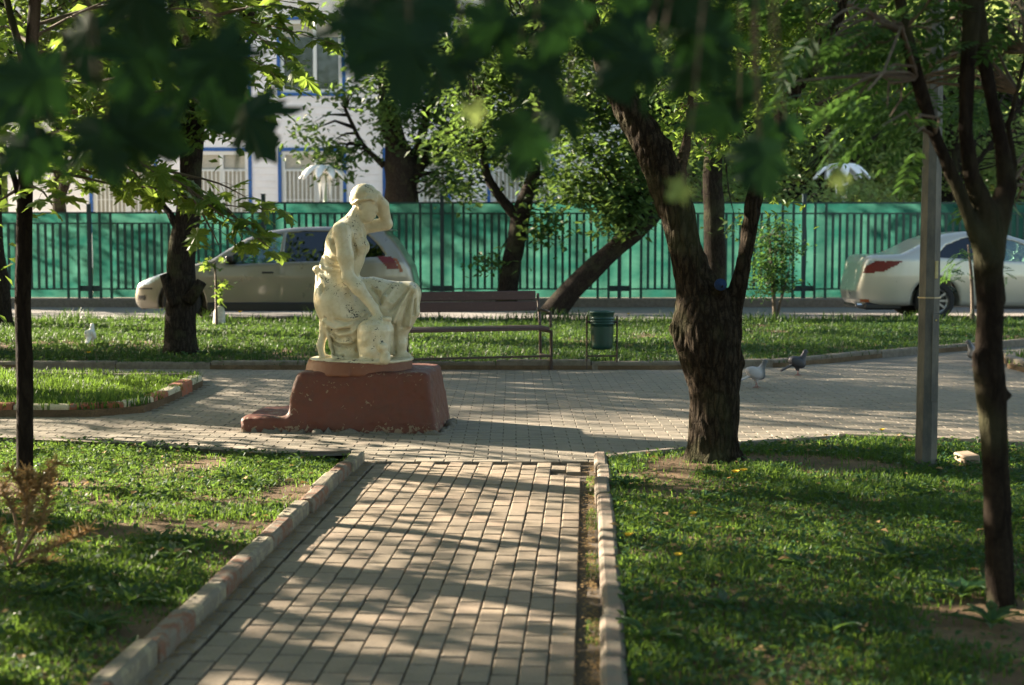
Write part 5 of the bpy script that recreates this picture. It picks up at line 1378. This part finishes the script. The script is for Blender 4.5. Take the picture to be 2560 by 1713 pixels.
def car(name, label, loc, rz, prof, W, wheels, wr, cabin, belt, wins, mat, h=.028, shoulder=None):
    """side outline in metres; x along the car, z up, y across; near side is -y"""
    root = tag(empty(name, loc, rz), label, 'car'); L = max(p[0] for p in prof)
    zr = max(p[1] for p in prof)
    def half(x, z):
        w = W/2 - .035*np.clip((.75-z)/.5, 0, 1)**2 - .02*np.clip((z-.75)/.3, 0, 1)
        w = w - np.clip((z-belt)/(zr-belt), 0, 1.3)*.20 - .05*np.clip((z-belt)/(zr-belt), 0, 1)**3
        e = np.clip(1-x/.75, 0, 1); w = w - .26*e**2.2; e = np.clip(1-(L-x)/.75, 0, 1); w = w - .22*e**2.2
        return w
    def f(q):
        x, y, z = q; X = x[:, 0, :] + 0*z[0, 0, :]; Zz = z[:, 0, :] + 0*x[:, 0, :]
        X = np.broadcast_to(x[:, :, 0], (x.shape[0], z.shape[2])); Zz = np.broadcast_to(z[0, 0][None], (x.shape[0], z.shape[2]))
        d2 = sd_poly(X, Zz, prof)
        for w_ in wins: pass
        w = half(X, Zz); d = smax(d2[:, None, :], (np.abs(y)-w[:, None, :])*.95, .10)
        for wx in wheels:
            a = np.sqrt((X-wx)**2+(Zz-wr*.98)**2)-(wr+.085)
            fl = np.maximum(a - .03, -(a+.02))
            cut = np.maximum(a[:, None, :], (W/2-.30)-np.abs(y)); d = smax(d, -cut, .02)
        cb = sd_poly(X, Zz, cabin)[:, None, :]; cav = np.maximum(cb, np.abs(y)-(w[:, None, :]-.075)); d = np.maximum(d, -cav)
        for w_ in wins:
            c2 = sd_poly(X, Zz, w_[0])-.008; cut = np.maximum(c2[:, None, :], .4-np.abs(y)); d = smax(d, -cut, .012)
        for s_ in seams:
            ds = np.abs(X-(s_[0]+(Zz-.6)*s_[3])) - .006; ds = np.maximum(ds, np.maximum(s_[1]-Zz, Zz-s_[2])); cut = np.maximum(ds[:, None, :], (w[:, None, :]-.02)-np.abs(y)); d = np.maximum(d, -cut)
        return d
    seams = shoulder or []
    V, Q = polygonize(f, (-.06, -W/2-.05, .10), (L+.06, W/2+.05, zr+.06), h)
    ob('body', mesh_np('body', V, [Q], smooth=True, mat=mat), root)
    for poly, gm, nm in wins:
        for s in (-1, 1):
            ex = inset(poly, -.012); vs = []
            for x, z in ex: w = float(half(np.array(x), np.array(z)))-.022; vs += [(x, s*w, z), (x, s*(w-.006), z)]
            n = len(ex); fs = [tuple(2*i for i in range(n)), tuple(2*i+1 for i in range(n-1, -1, -1))]
            MB().add(vs, fs).build('car_window', gm, root)
    Nn_ = normals_np(V, Q); FC = V[Q].mean(1)
    def lamp_part(nm, poly, m_, out=.007):
        for s_ in (-1, 1):
            k_ = inside(FC[:, 0], FC[:, 2], poly) & (FC[:, 1]*s_ > W/2-.62) & (np.abs(Nn_[Q[:, 0]][:, 1]) > .10); q_ = Q[k_]
            if not len(q_): continue
            u_, inv = np.unique(q_, return_inverse=True); inv = inv.reshape(q_.shape)
            ob(nm, mesh_np(nm, V[u_]+Nn_[u_]*out, [inv], smooth=True, mat=m_), root)
        return
    for wx in wheels:
        for s in (-1, 1):
            w = empty('wheel', (0,0,0)); w.parent = root; w.location = (wx, s*(W/2-.125), wr)
            pr = [(wr-.09,-.09),(wr-.02,-.10),(wr,-.085),(wr,.085),(wr-.02,.10),(wr-.09,.09)]
            MB().lathe(pr, n=36, axis='y').build('tyre', MAT['tyre'], w, smooth=True)
            rm = MB().lathe([(wr-.085,.095*s),(wr-.10,.06*s),(wr-.13,.045*s)], n=30, axis='y')
            for k in range(10):
                a = 2*math.pi*k/10; c_, s_ = math.cos(a), math.sin(a); M = Matrix.Rotation(a, 4, 'Y'); rm.box((.03, (.05 if s > 0 else -.08), -.018), (wr-.11, (.08 if s > 0 else -.05), .018), M)
            rm.lathe([(.0001,.085*s),(.045,.082*s),(.05,.05*s)], n=16, axis='y'); rm.build('rim', MAT['rim'], w)
            MB().lathe([(.0001,.02*s),(wr-.09,.02*s)], n=24, axis='y').build('brake_disc', MAT['black'], w)
    return root, lamp_part, half
S_ = MAT
prof1 = [(.10,.20),(.02,.28),(.0,.40),(.03,.50),(.07,.60),(.15,.655),(.34,.73),(.60,.815),(1.0,.925),(1.36,1.03),(1.62,1.20),(1.92,1.38),(2.27,1.50),(2.70,1.56),(3.20,1.575),(3.75,1.56),(4.10,1.53),(4.24,1.50),(4.25,1.455),(4.34,1.39),(4.48,1.20),(4.60,1.0),(4.66,.90),(4.70,.74),
         (4.73,.60),(4.73,.36),(4.62,.22)]
cab1 = [(1.30,.50),(1.45,.98),(1.72,1.20),(2.0,1.36),(2.35,1.46),(3.2,1.50),(4.05,1.46),(4.30,1.1),(4.35,.80),(4.2,.45)]
w1 = [([(1.60,.95),(1.74,1.10),(1.97,1.27),(2.28,1.40),(2.52,1.445),(2.46,.985)], MAT['cglass'], 'front'), ([(2.60,1.45),(2.9,1.475),(3.36,1.47),(3.40,1.02),(2.56,.99)], MAT['tint'], 'rear'),
      ([(3.47,1.46),(3.95,1.42),(4.12,1.25),(4.24,1.09),(3.47,1.035)], MAT['tint'], 'quarter')]
yc1 = 23.75; x0 = P(322, 700, yc1).x; 
car1, lp1, half1 = car('hatchback', 'metallic beige five door estate hatchback parked on the road facing left', (x0, yc1+.90, .0), 0, prof1, 1.78, [.86, 3.50], .315, cab1, .98, w1, MAT['beige_car'], .026, [(2.50,.30,1.0,.0),(1.42,.40,.9,-.25),(3.45,.35,1.0,.1)])
lp1('tail_lamp', [(4.10,1.085),(4.36,1.06),(4.44,.93),(4.47,.86),(4.28,.88)], MAT['redlamp']); lp1('rear_indicator', [(4.37,1.06),(4.44,1.03),(4.54,.82),(4.48,.80),(4.45,.93)], MAT['amber']); lp1('headlight', [(.05,.57),(.12,.64),(.34,.72),(.56,.79),(.50,.71),(.30,.61)], MAT['clear'])
MB().box((2.20,-.895,.79),(2.40,-.862,.825)).build('door_handle', MAT['black'], car1, bevel=.01); MB().box((1.28,-.885,.17),(3.08,-.80,.315)).build('sill', MAT['black'], car1, bevel=.02); MB().box((.10,-.60,.19),(.20,.60,.30)).build('front_grille', MAT['black'], car1, bevel=.02); lp1('fog_lamp', [(.10,.36),(.10,.43),(.24,.43),(.24,.36)], MAT['black']); lp1('bumper_seam', [(.03,.525),(.03,.54),(.44,.56),(.44,.545)], MAT['black'])
mm = MB().add([(1.60,-.87,.97),(1.78,-.87,.97),(1.80,-1.06,.99),(1.62,-1.06,.99),(1.58,-.87,1.08),(1.78,-.87,1.10),(1.80,-1.06,1.12),(1.60,-1.06,1.10)], [(3,2,1,0),(4,5,6,7),(0,1,5,4),(1,2,6,5),(2,3,7,6),(3,0,4,7)]); mm.v = [(1.62+(x-1.6)*.7, y*.97, .98+(z-.97)*.8) for x, y, z in mm.v]; mm.build('mirror', MAT['black'], car1, bevel=.02)
MB().box((4.12,-.58,1.50),(4.34,.58,1.53)).build('spoiler', MAT['beige_car'], car1, bevel=.012)
for sy in (-.38, .38):
    MB().box((2.15,sy-.22,.45),(2.62,sy+.22,.60)).box((2.50,sy-.22,.55),(2.66,sy+.22,1.10)).box((2.56,sy-.12,1.10),(2.64,sy+.12,1.30)).build('car_seat', MAT['seat'], car1, bevel=.04)
MB().box((1.5,-.7,.75),(1.9,.7,.95)).build('dashboard', MAT['seat'], car1, bevel=.04)
prof2 = [(.10,.24),(.03,.32),(.0,.50),(.03,.64),(.07,.80),(.10,.96),(.17,1.075),(.28,1.10),(.50,1.10),(.72,1.115),(.95,1.22),(1.20,1.36),(1.50,1.455),(1.85,1.495),(2.20,1.49),(2.55,1.44),(2.95,1.31),(3.35,1.12),(3.60,1.02),(4.2,.93),(4.55,.82),(4.75,.68),(4.80,.5),(4.76,.28),(4.66,.20)]
cab2 = [(.95,.45),(1.05,1.15),(1.3,1.30),(1.6,1.39),(2.2,1.42),(2.55,1.37),(2.95,1.22),(3.3,1.03),(3.35,.5)]
w2 = [([(1.30,1.07),(1.47,1.24),(1.75,1.355),(1.98,1.40),(2.02,1.03)], MAT['tint'], 'rear'), ([(2.09,1.40),(2.35,1.385),(2.65,1.31),(2.98,1.17),(3.18,1.03),(3.10,.98),(2.11,1.015)], MAT['cglass'], 'front')]
yc2 = 24.1; x0 = P(2150, 700, yc2).x
car2, lp2, half2 = car('sedan', 'pale cream sedan with its rear end showing, parked at the right behind the lamp post', (x0, yc2+.90, .0), 0, prof2, 1.82, [1.28, 4.05], .325, cab2, 1.02, w2, MAT['pale_car'], .026, [(2.06,.30,1.05,.0),(3.2,.35,.95,-.1)])
lp2('tail_lamp', [(.10,.78),(.13,.90),(.26,.985),(.70,.985),(.62,.93),(.40,.82)], MAT['redlamp']); lp2('lamp_lens', [(.13,.92),(.20,.985),(.32,.99),(.30,.95)], MAT['clear']); lp2('rear_reflector', [(.07,.30),(.07,.35),(.20,.35),(.20,.30)], MAT['amber'])
MB().tube([(.02,-.60,.25),(.30,-.60,.25)], .04, 12).build('exhaust', MAT['chrome'], car2); MB().box((.12,-.78,.17),(.75,.78,.29)).build('rear_valance', MAT['black'], car2, bevel=.03)
MB().box((1.9,-.78,.18),(3.6,-.76,.26)).build('sill', MAT['black'], car2)
for sy in (-.38, .38):
    MB().box((2.1,sy-.22,.42),(2.6,sy+.22,.56)).box((1.98,sy-.22,.5),(2.12,sy+.22,1.05)).box((2.0,sy-.12,1.05),(2.08,sy+.12,1.24)).build('car_seat', MAT['seat'], car2, bevel=.04)

# ------------------------------------------------------------------ birds
def pigeon(label, dx, dy, body, dark, rz, s=1.0, neck=1.0, group='pigeons in the park', white=False):
    p = GD(dx, dy); root = tag(empty('pigeon', (p.x, p.y, .0 if not white else .05), rz), label, 'pigeon', group)
    def f(q):
        d = sd_ell(q, (0,0,.145), (.105,.058,.062), -.38); d = smin(d, sd_seg(q, (.055,0,.17), (.088,0,.245*neck), .040, .024), .03); d = smin(d, sd_ell(q, (.097,0,.262*neck), (.026,.021,.022)), .012)
        d = smin(d, sd_seg(q, (.118,0,.260*neck), (.140,0,.253*neck), .006, .003), .006)
        for sy in (-1, 1): d = smin(d, sd_ell(q, (-.015,sy*.046,.150), (.088,.018,.044), -.45), .01)
        d = smin(d, np.maximum(sd_seg(q, (-.075,0,.115), (-.175,0,.068), .030, .026), np.abs(q[2]-.105-(q[0]+.09)*.48)-.010), .015)
        for sy in (-1, 1): d = smin(d, sd_seg(q, (.0,sy*.022,.10), (.008,sy*.022,.06), .020, .010), .015)
        return d
    V, Q = polygonize(f, (-.24,-.09,.02), (.17,.09,.31), .0065)
    o = ob('body', mesh_np('body', V*s, [Q], smooth=True, mat=body), root)
    for sy in (-1, 1):
        fx_ = .012+sy*.02; g = MB().tube([(.008,sy*.022,.07),(fx_,sy*.022,.012)], [.005,.004], 6)
        for a in (-.5, 0, .5, math.pi): g.tube([(fx_,sy*.022,.010),(fx_+math.cos(a)*.028,sy*.022+math.sin(a)*.028,.004)], [.004,.0025], 5)
        l = g.build('leg', MAT['pink'], root); l.scale = (s, s, s)
    return root
def pig_mat(name, a, b, c, x1=.02, x2=.06):
    m, t, out = newmat(name); sp_ = t.nodes.new('ShaderNodeSeparateXYZ'); t.links.new(coord(t), sp_.inputs[0]); n = tex_noise(t, 60, 3, .6, coord(t))
    k = math_n(t, 'ADD', sp_.outputs[0], math_n(t, 'MULTIPLY', n.outputs[0], .02))
    col = ramp(t, math_n(t, 'MULTIPLY', math_n(t, 'ADD', k, .24), 2.2), [(.0, b), (.16, b), (.22, c), (.28, a), (.62, a), (.70, c), (1, c)]).outputs[0]
    princ(t, out, col, .6, 0, bump(t, n.outputs[0], .3, .002)); return m
MAT['pink'] = simple_mat('pink_bird_leg', (.25,.10,.09), .6)
MAT['pg_pale'] = pig_mat('pale_grey_feathers', (.34,.33,.36), (.50,.49,.52), (.07,.075,.085)); MAT['pg_dark'] = pig_mat('blackish_feathers', (.022,.023,.032), (.018,.018,.025), (.03,.03,.045)); MAT['pg_white'] = pig_mat('white_feathers', (.72,.70,.66), (.7,.68,.65), (.7,.67,.62))
pigeon('pale grey pigeon with a dark neck walking right beside the big trunk', 1729, 888, MAT['pg_pale'], None, .15, .92)
pigeon('blackish pigeon walking right near the kerb', 1824, 860, MAT['pg_dark'], None, .25, .92)
pigeon('grey pigeon half hidden behind the smooth trunk at the right', 2236, 838, MAT['pg_pale'], None, 3.0)
pigeon('white pigeon standing in the grass at the left, seen from behind', 208, 803, MAT['pg_white'], None, 1.62, 1.0, 1.0, white=True)

# ------------------------------------------------------------------ small things
p = G(548, 822); r = random.Random(2)
stn = MB(); prf = [(.095,0),(.098,.10),(.090,.22),(.070,.29),(.035,.315),(.0001,.32)]; stn.lathe([(.0001,-.03),(.095,-.03)]+prf, n=12)
stn.v = [(x*.95+.03*z+.008*noise.noise(Vector((x,y,z))*9), y*.6, z) for x, y, z in stn.v]
tag(stn.build('marker_stone', simple_mat('flaking_white_lime', (.62,.58,.52), .8, nscale=22, dark=(.28,.30,.30)), None, smooth=True), 'small white painted stone post standing in the grass beside the beige car wheel', 'stone').location = (p.x, p.y, .03)
p = G(2414, 1160, .04); mbk = MB().box((-.047,-.09,0),(.047,.06,.05)); o = mbk.build('brick_block', simple_mat('pale_worn_wood', (.24,.18,.125), .8, nscale=25), None, bevel=.006); o.location = (p.x, p.y, .055); o.rotation_euler = (.05, -.08, .15)
tag(o, 'small pale brick block lying in the grass right of the lamp post', 'brick')
p = G(1003, 1168, .03)
MAT['yellow'] = simple_mat('dandelion_yellow', (.75,.50,.02), .6)
mst = None
def dandelion(px, py, z, label, s=1.0):
    g = G(px, py, z); root = tag(empty('dandelion', (g.x, g.y, z-.0)), label, 'flower', 'dandelions in the grass'); h = .07*s
    MB().tube([(0,0,-.02),(.004,0,h*.5),(0,.003,h)], .0022*s, 5, False).build('stalk', MAT['grass'], root)
    m_ = MB()
    for k in range(22):
        a = k*2.4; q = .003+.017*math.sqrt(k/22); d = Vector((math.cos(a), math.sin(a), .5)); w = Vector((-d.y, d.x, 0))*.0035
        b = Vector((math.cos(a)*q*.5, math.sin(a)*q*.5, h)); e = b+d*.013+Vector((0,0,.004)); m_.add([b*1-w*s, b+w*s, e+w*s, e-w*s], [(0,1,2,3)])
    m_.v = [(x*s, y*s, h+(z_-h)*s) for x, y, z_ in m_.v]; m_.build('flower_head', MAT['yellow'], root)
for px, py, z, lb, s in ((1838,1214,.06,'yellow dandelion in the shade below the big trunk, left of its twin',1.0),(1858,1210,.06,'yellow dandelion below the big trunk, right of its twin',1.0),(1733,1316,.06,'yellow dandelion on the right lawn between kerb and smooth trunk',.8),
                      (1571,1376,.06,'yellow dandelion close to the right kerb of the path',.9),(1694,1424,.06,'yellow dandelion low in the right lawn',.8),(1285,775,.12,'yellow dandelion seen through the bench back',1.5),(1571,800,.10,'yellow dandelion right of the waste bin',1.3),
                      (600,796,.12,'yellow dandelion right of the white marker stone',1.4),(2204,1100,.06,'yellow dandelion at the far edge of the right lawn',.9),(222,902,.06,'yellow dandelion in the grass under the white pigeon',1.2)):
    dandelion(px, py, z, lb, s)
# rosettes of long dandelion leaves
def rosette(x, y, z, R, seed, label, n=9):
    r = random.Random(seed); root = tag(empty('leafy_weed', (x, y, z)), label, 'weed', 'leafy weeds standing in the lawns')
    for k in range(n):
        a = 2*math.pi*k/n+r.uniform(-.3,.3); L = R*r.uniform(.6,1.15); up = r.uniform(.35,1.1); vs, fs = [], []; m_ = 5; w0 = R*.13
        for i in range(m_+1):
            t_ = i/m_; d = t_*L*math.cos(up)+.25*L*t_*t_; zz = L*math.sin(up)*(t_-.45*t_*t_*1.2); w = w0*math.sin(math.pi*min(1,t_*.85+.1))*(1.15 if i % 2 else .75)
            vs += [(math.cos(a)*d-math.sin(a)*w, math.sin(a)*d+math.cos(a)*w, zz+.006), (math.cos(a)*d, math.sin(a)*d, zz), (math.cos(a)*d+math.sin(a)*w, math.sin(a)*d-math.cos(a)*w, zz+.006)]
        for i in range(m_):
            for s in (0, 1): b = i*3+s; fs.append((b, b+1, b+4, b+3))
        MB().add(vs, fs).build('leaf', MAT['weed'], root)
rr_ = [(2230,1400,.16,'leafy weed with tall pale leaves in front of a bare patch on the right lawn'),(2410,1490,.17,'leafy weed beside the foot of the smooth trunk'),(1830,1290,.12,'leafy weed in the middle of the dark right lawn'),(1620,1600,.14,'leafy weed low in the right lawn near the kerb'),
       (2080,1580,.13,'leafy weed near the bottom of the right lawn'),(2480,1560,.15,'leafy weed at the lower right corner'),(1760,1250,.10,'leafy weed just below the big trunk'),(1810,1520,.13,'leafy weed by the sunny patch on the right lawn'),(440,1390,.12,'leafy weed in the bare middle of the left lawn'),
       (330,1505,.14,'leafy weed at the lower left lawn near the kerb'),(120,1490,.14,'leafy weed at the lower left behind the dry shrub'),(350,1250,.10,'leafy weed in the sunny part of the left lawn'),(640,1215,.09,'leafy weed near the tip of the left lawn'),(230,1570,.15,'leafy weed at the bottom of the left lawn'),
       (2300,1240,.11,'leafy weed right of the lamp post foot'),(1950,1180,.11,'leafy weed in sunlight right of the big trunk'),(1560,1210,.10,'leafy weed at the top of the right kerb'),(2000,1420,.13,'leafy weed in the shaded centre right lawn')]
for k, (px, py, R, lb) in enumerate(rr_):
    g = G(px, py, .05); rosette(g.x, g.y, .045, R, 60+k, lb)
# dry brown conifer seedling at the lower left
g = G(40, 1425, .045); root = tag(empty('dry_shrub', (g.x, g.y, .045)), 'small dried brown thuja with bare twigs in front of the slim trunk', 'shrub'); r = random.Random(9); S7 = F/D2F/g.y
tw, fo = MB(), ([], [])
Cn = []
def px_w(dx, dy, dyy=0): q = PD(dx, dy, g.y+dyy); return q - Vector((g.x, g.y, .045))
for ln in ([(28,1306),(45,1240),(62,1180),(66,1120),(62,1080)], [(28,1306),(60,1250),(95,1190),(112,1120),(118,1090)], [(30,1305),(80,1270),(150,1240),(200,1215)], [(30,1305),(10,1260),(-15,1200)], [(50,1230),(60,1150),(40,1100),(20,1075)], [(62,1180),(82,1130),(100,1090),(130,1062)], [(45,1240),(30,1170),(5,1120)],
           [(30,1305),(60,1285),(120,1290)]):
    pts = [px_w(a, b, r.uniform(-.08,.08)*(i > 0)) for i, (a, b) in enumerate(ln)]; p_, _ = catmull(pts, [.006]*len(pts), .025); tw.tube(p_, [.007*(1-i/len(p_))+.0018 for i in range(len(p_))], 5, False)
    for i, q in enumerate(p_):
        if i < len(p_)*.35: continue
        for _ in range(7): Cn.append((q, r.uniform(.03,.06)))
w = tw.build('stem', simple_mat('dry_brown_stem', (.22,.14,.08), .9), root)
fm = MB()
for q, s in Cn:
    if ln is None: continue
    for _ in range(3):
        d = Vector((r.gauss(0,1), r.gauss(0,1), r.gauss(.6,.8))).normalized(); e = Vector(q)+d*s; w_ = d.cross(Vector((r.random(), r.random(), .3))).normalized()*.0042
        fm.add([Vector(q)-w_, Vector(q)+w_, e+w_*.4, e-w_*.4], [(0,1,2,3)])
o = fm.build('dry_needles', MAT['dry'], root); o['kind'] = 'stuff'
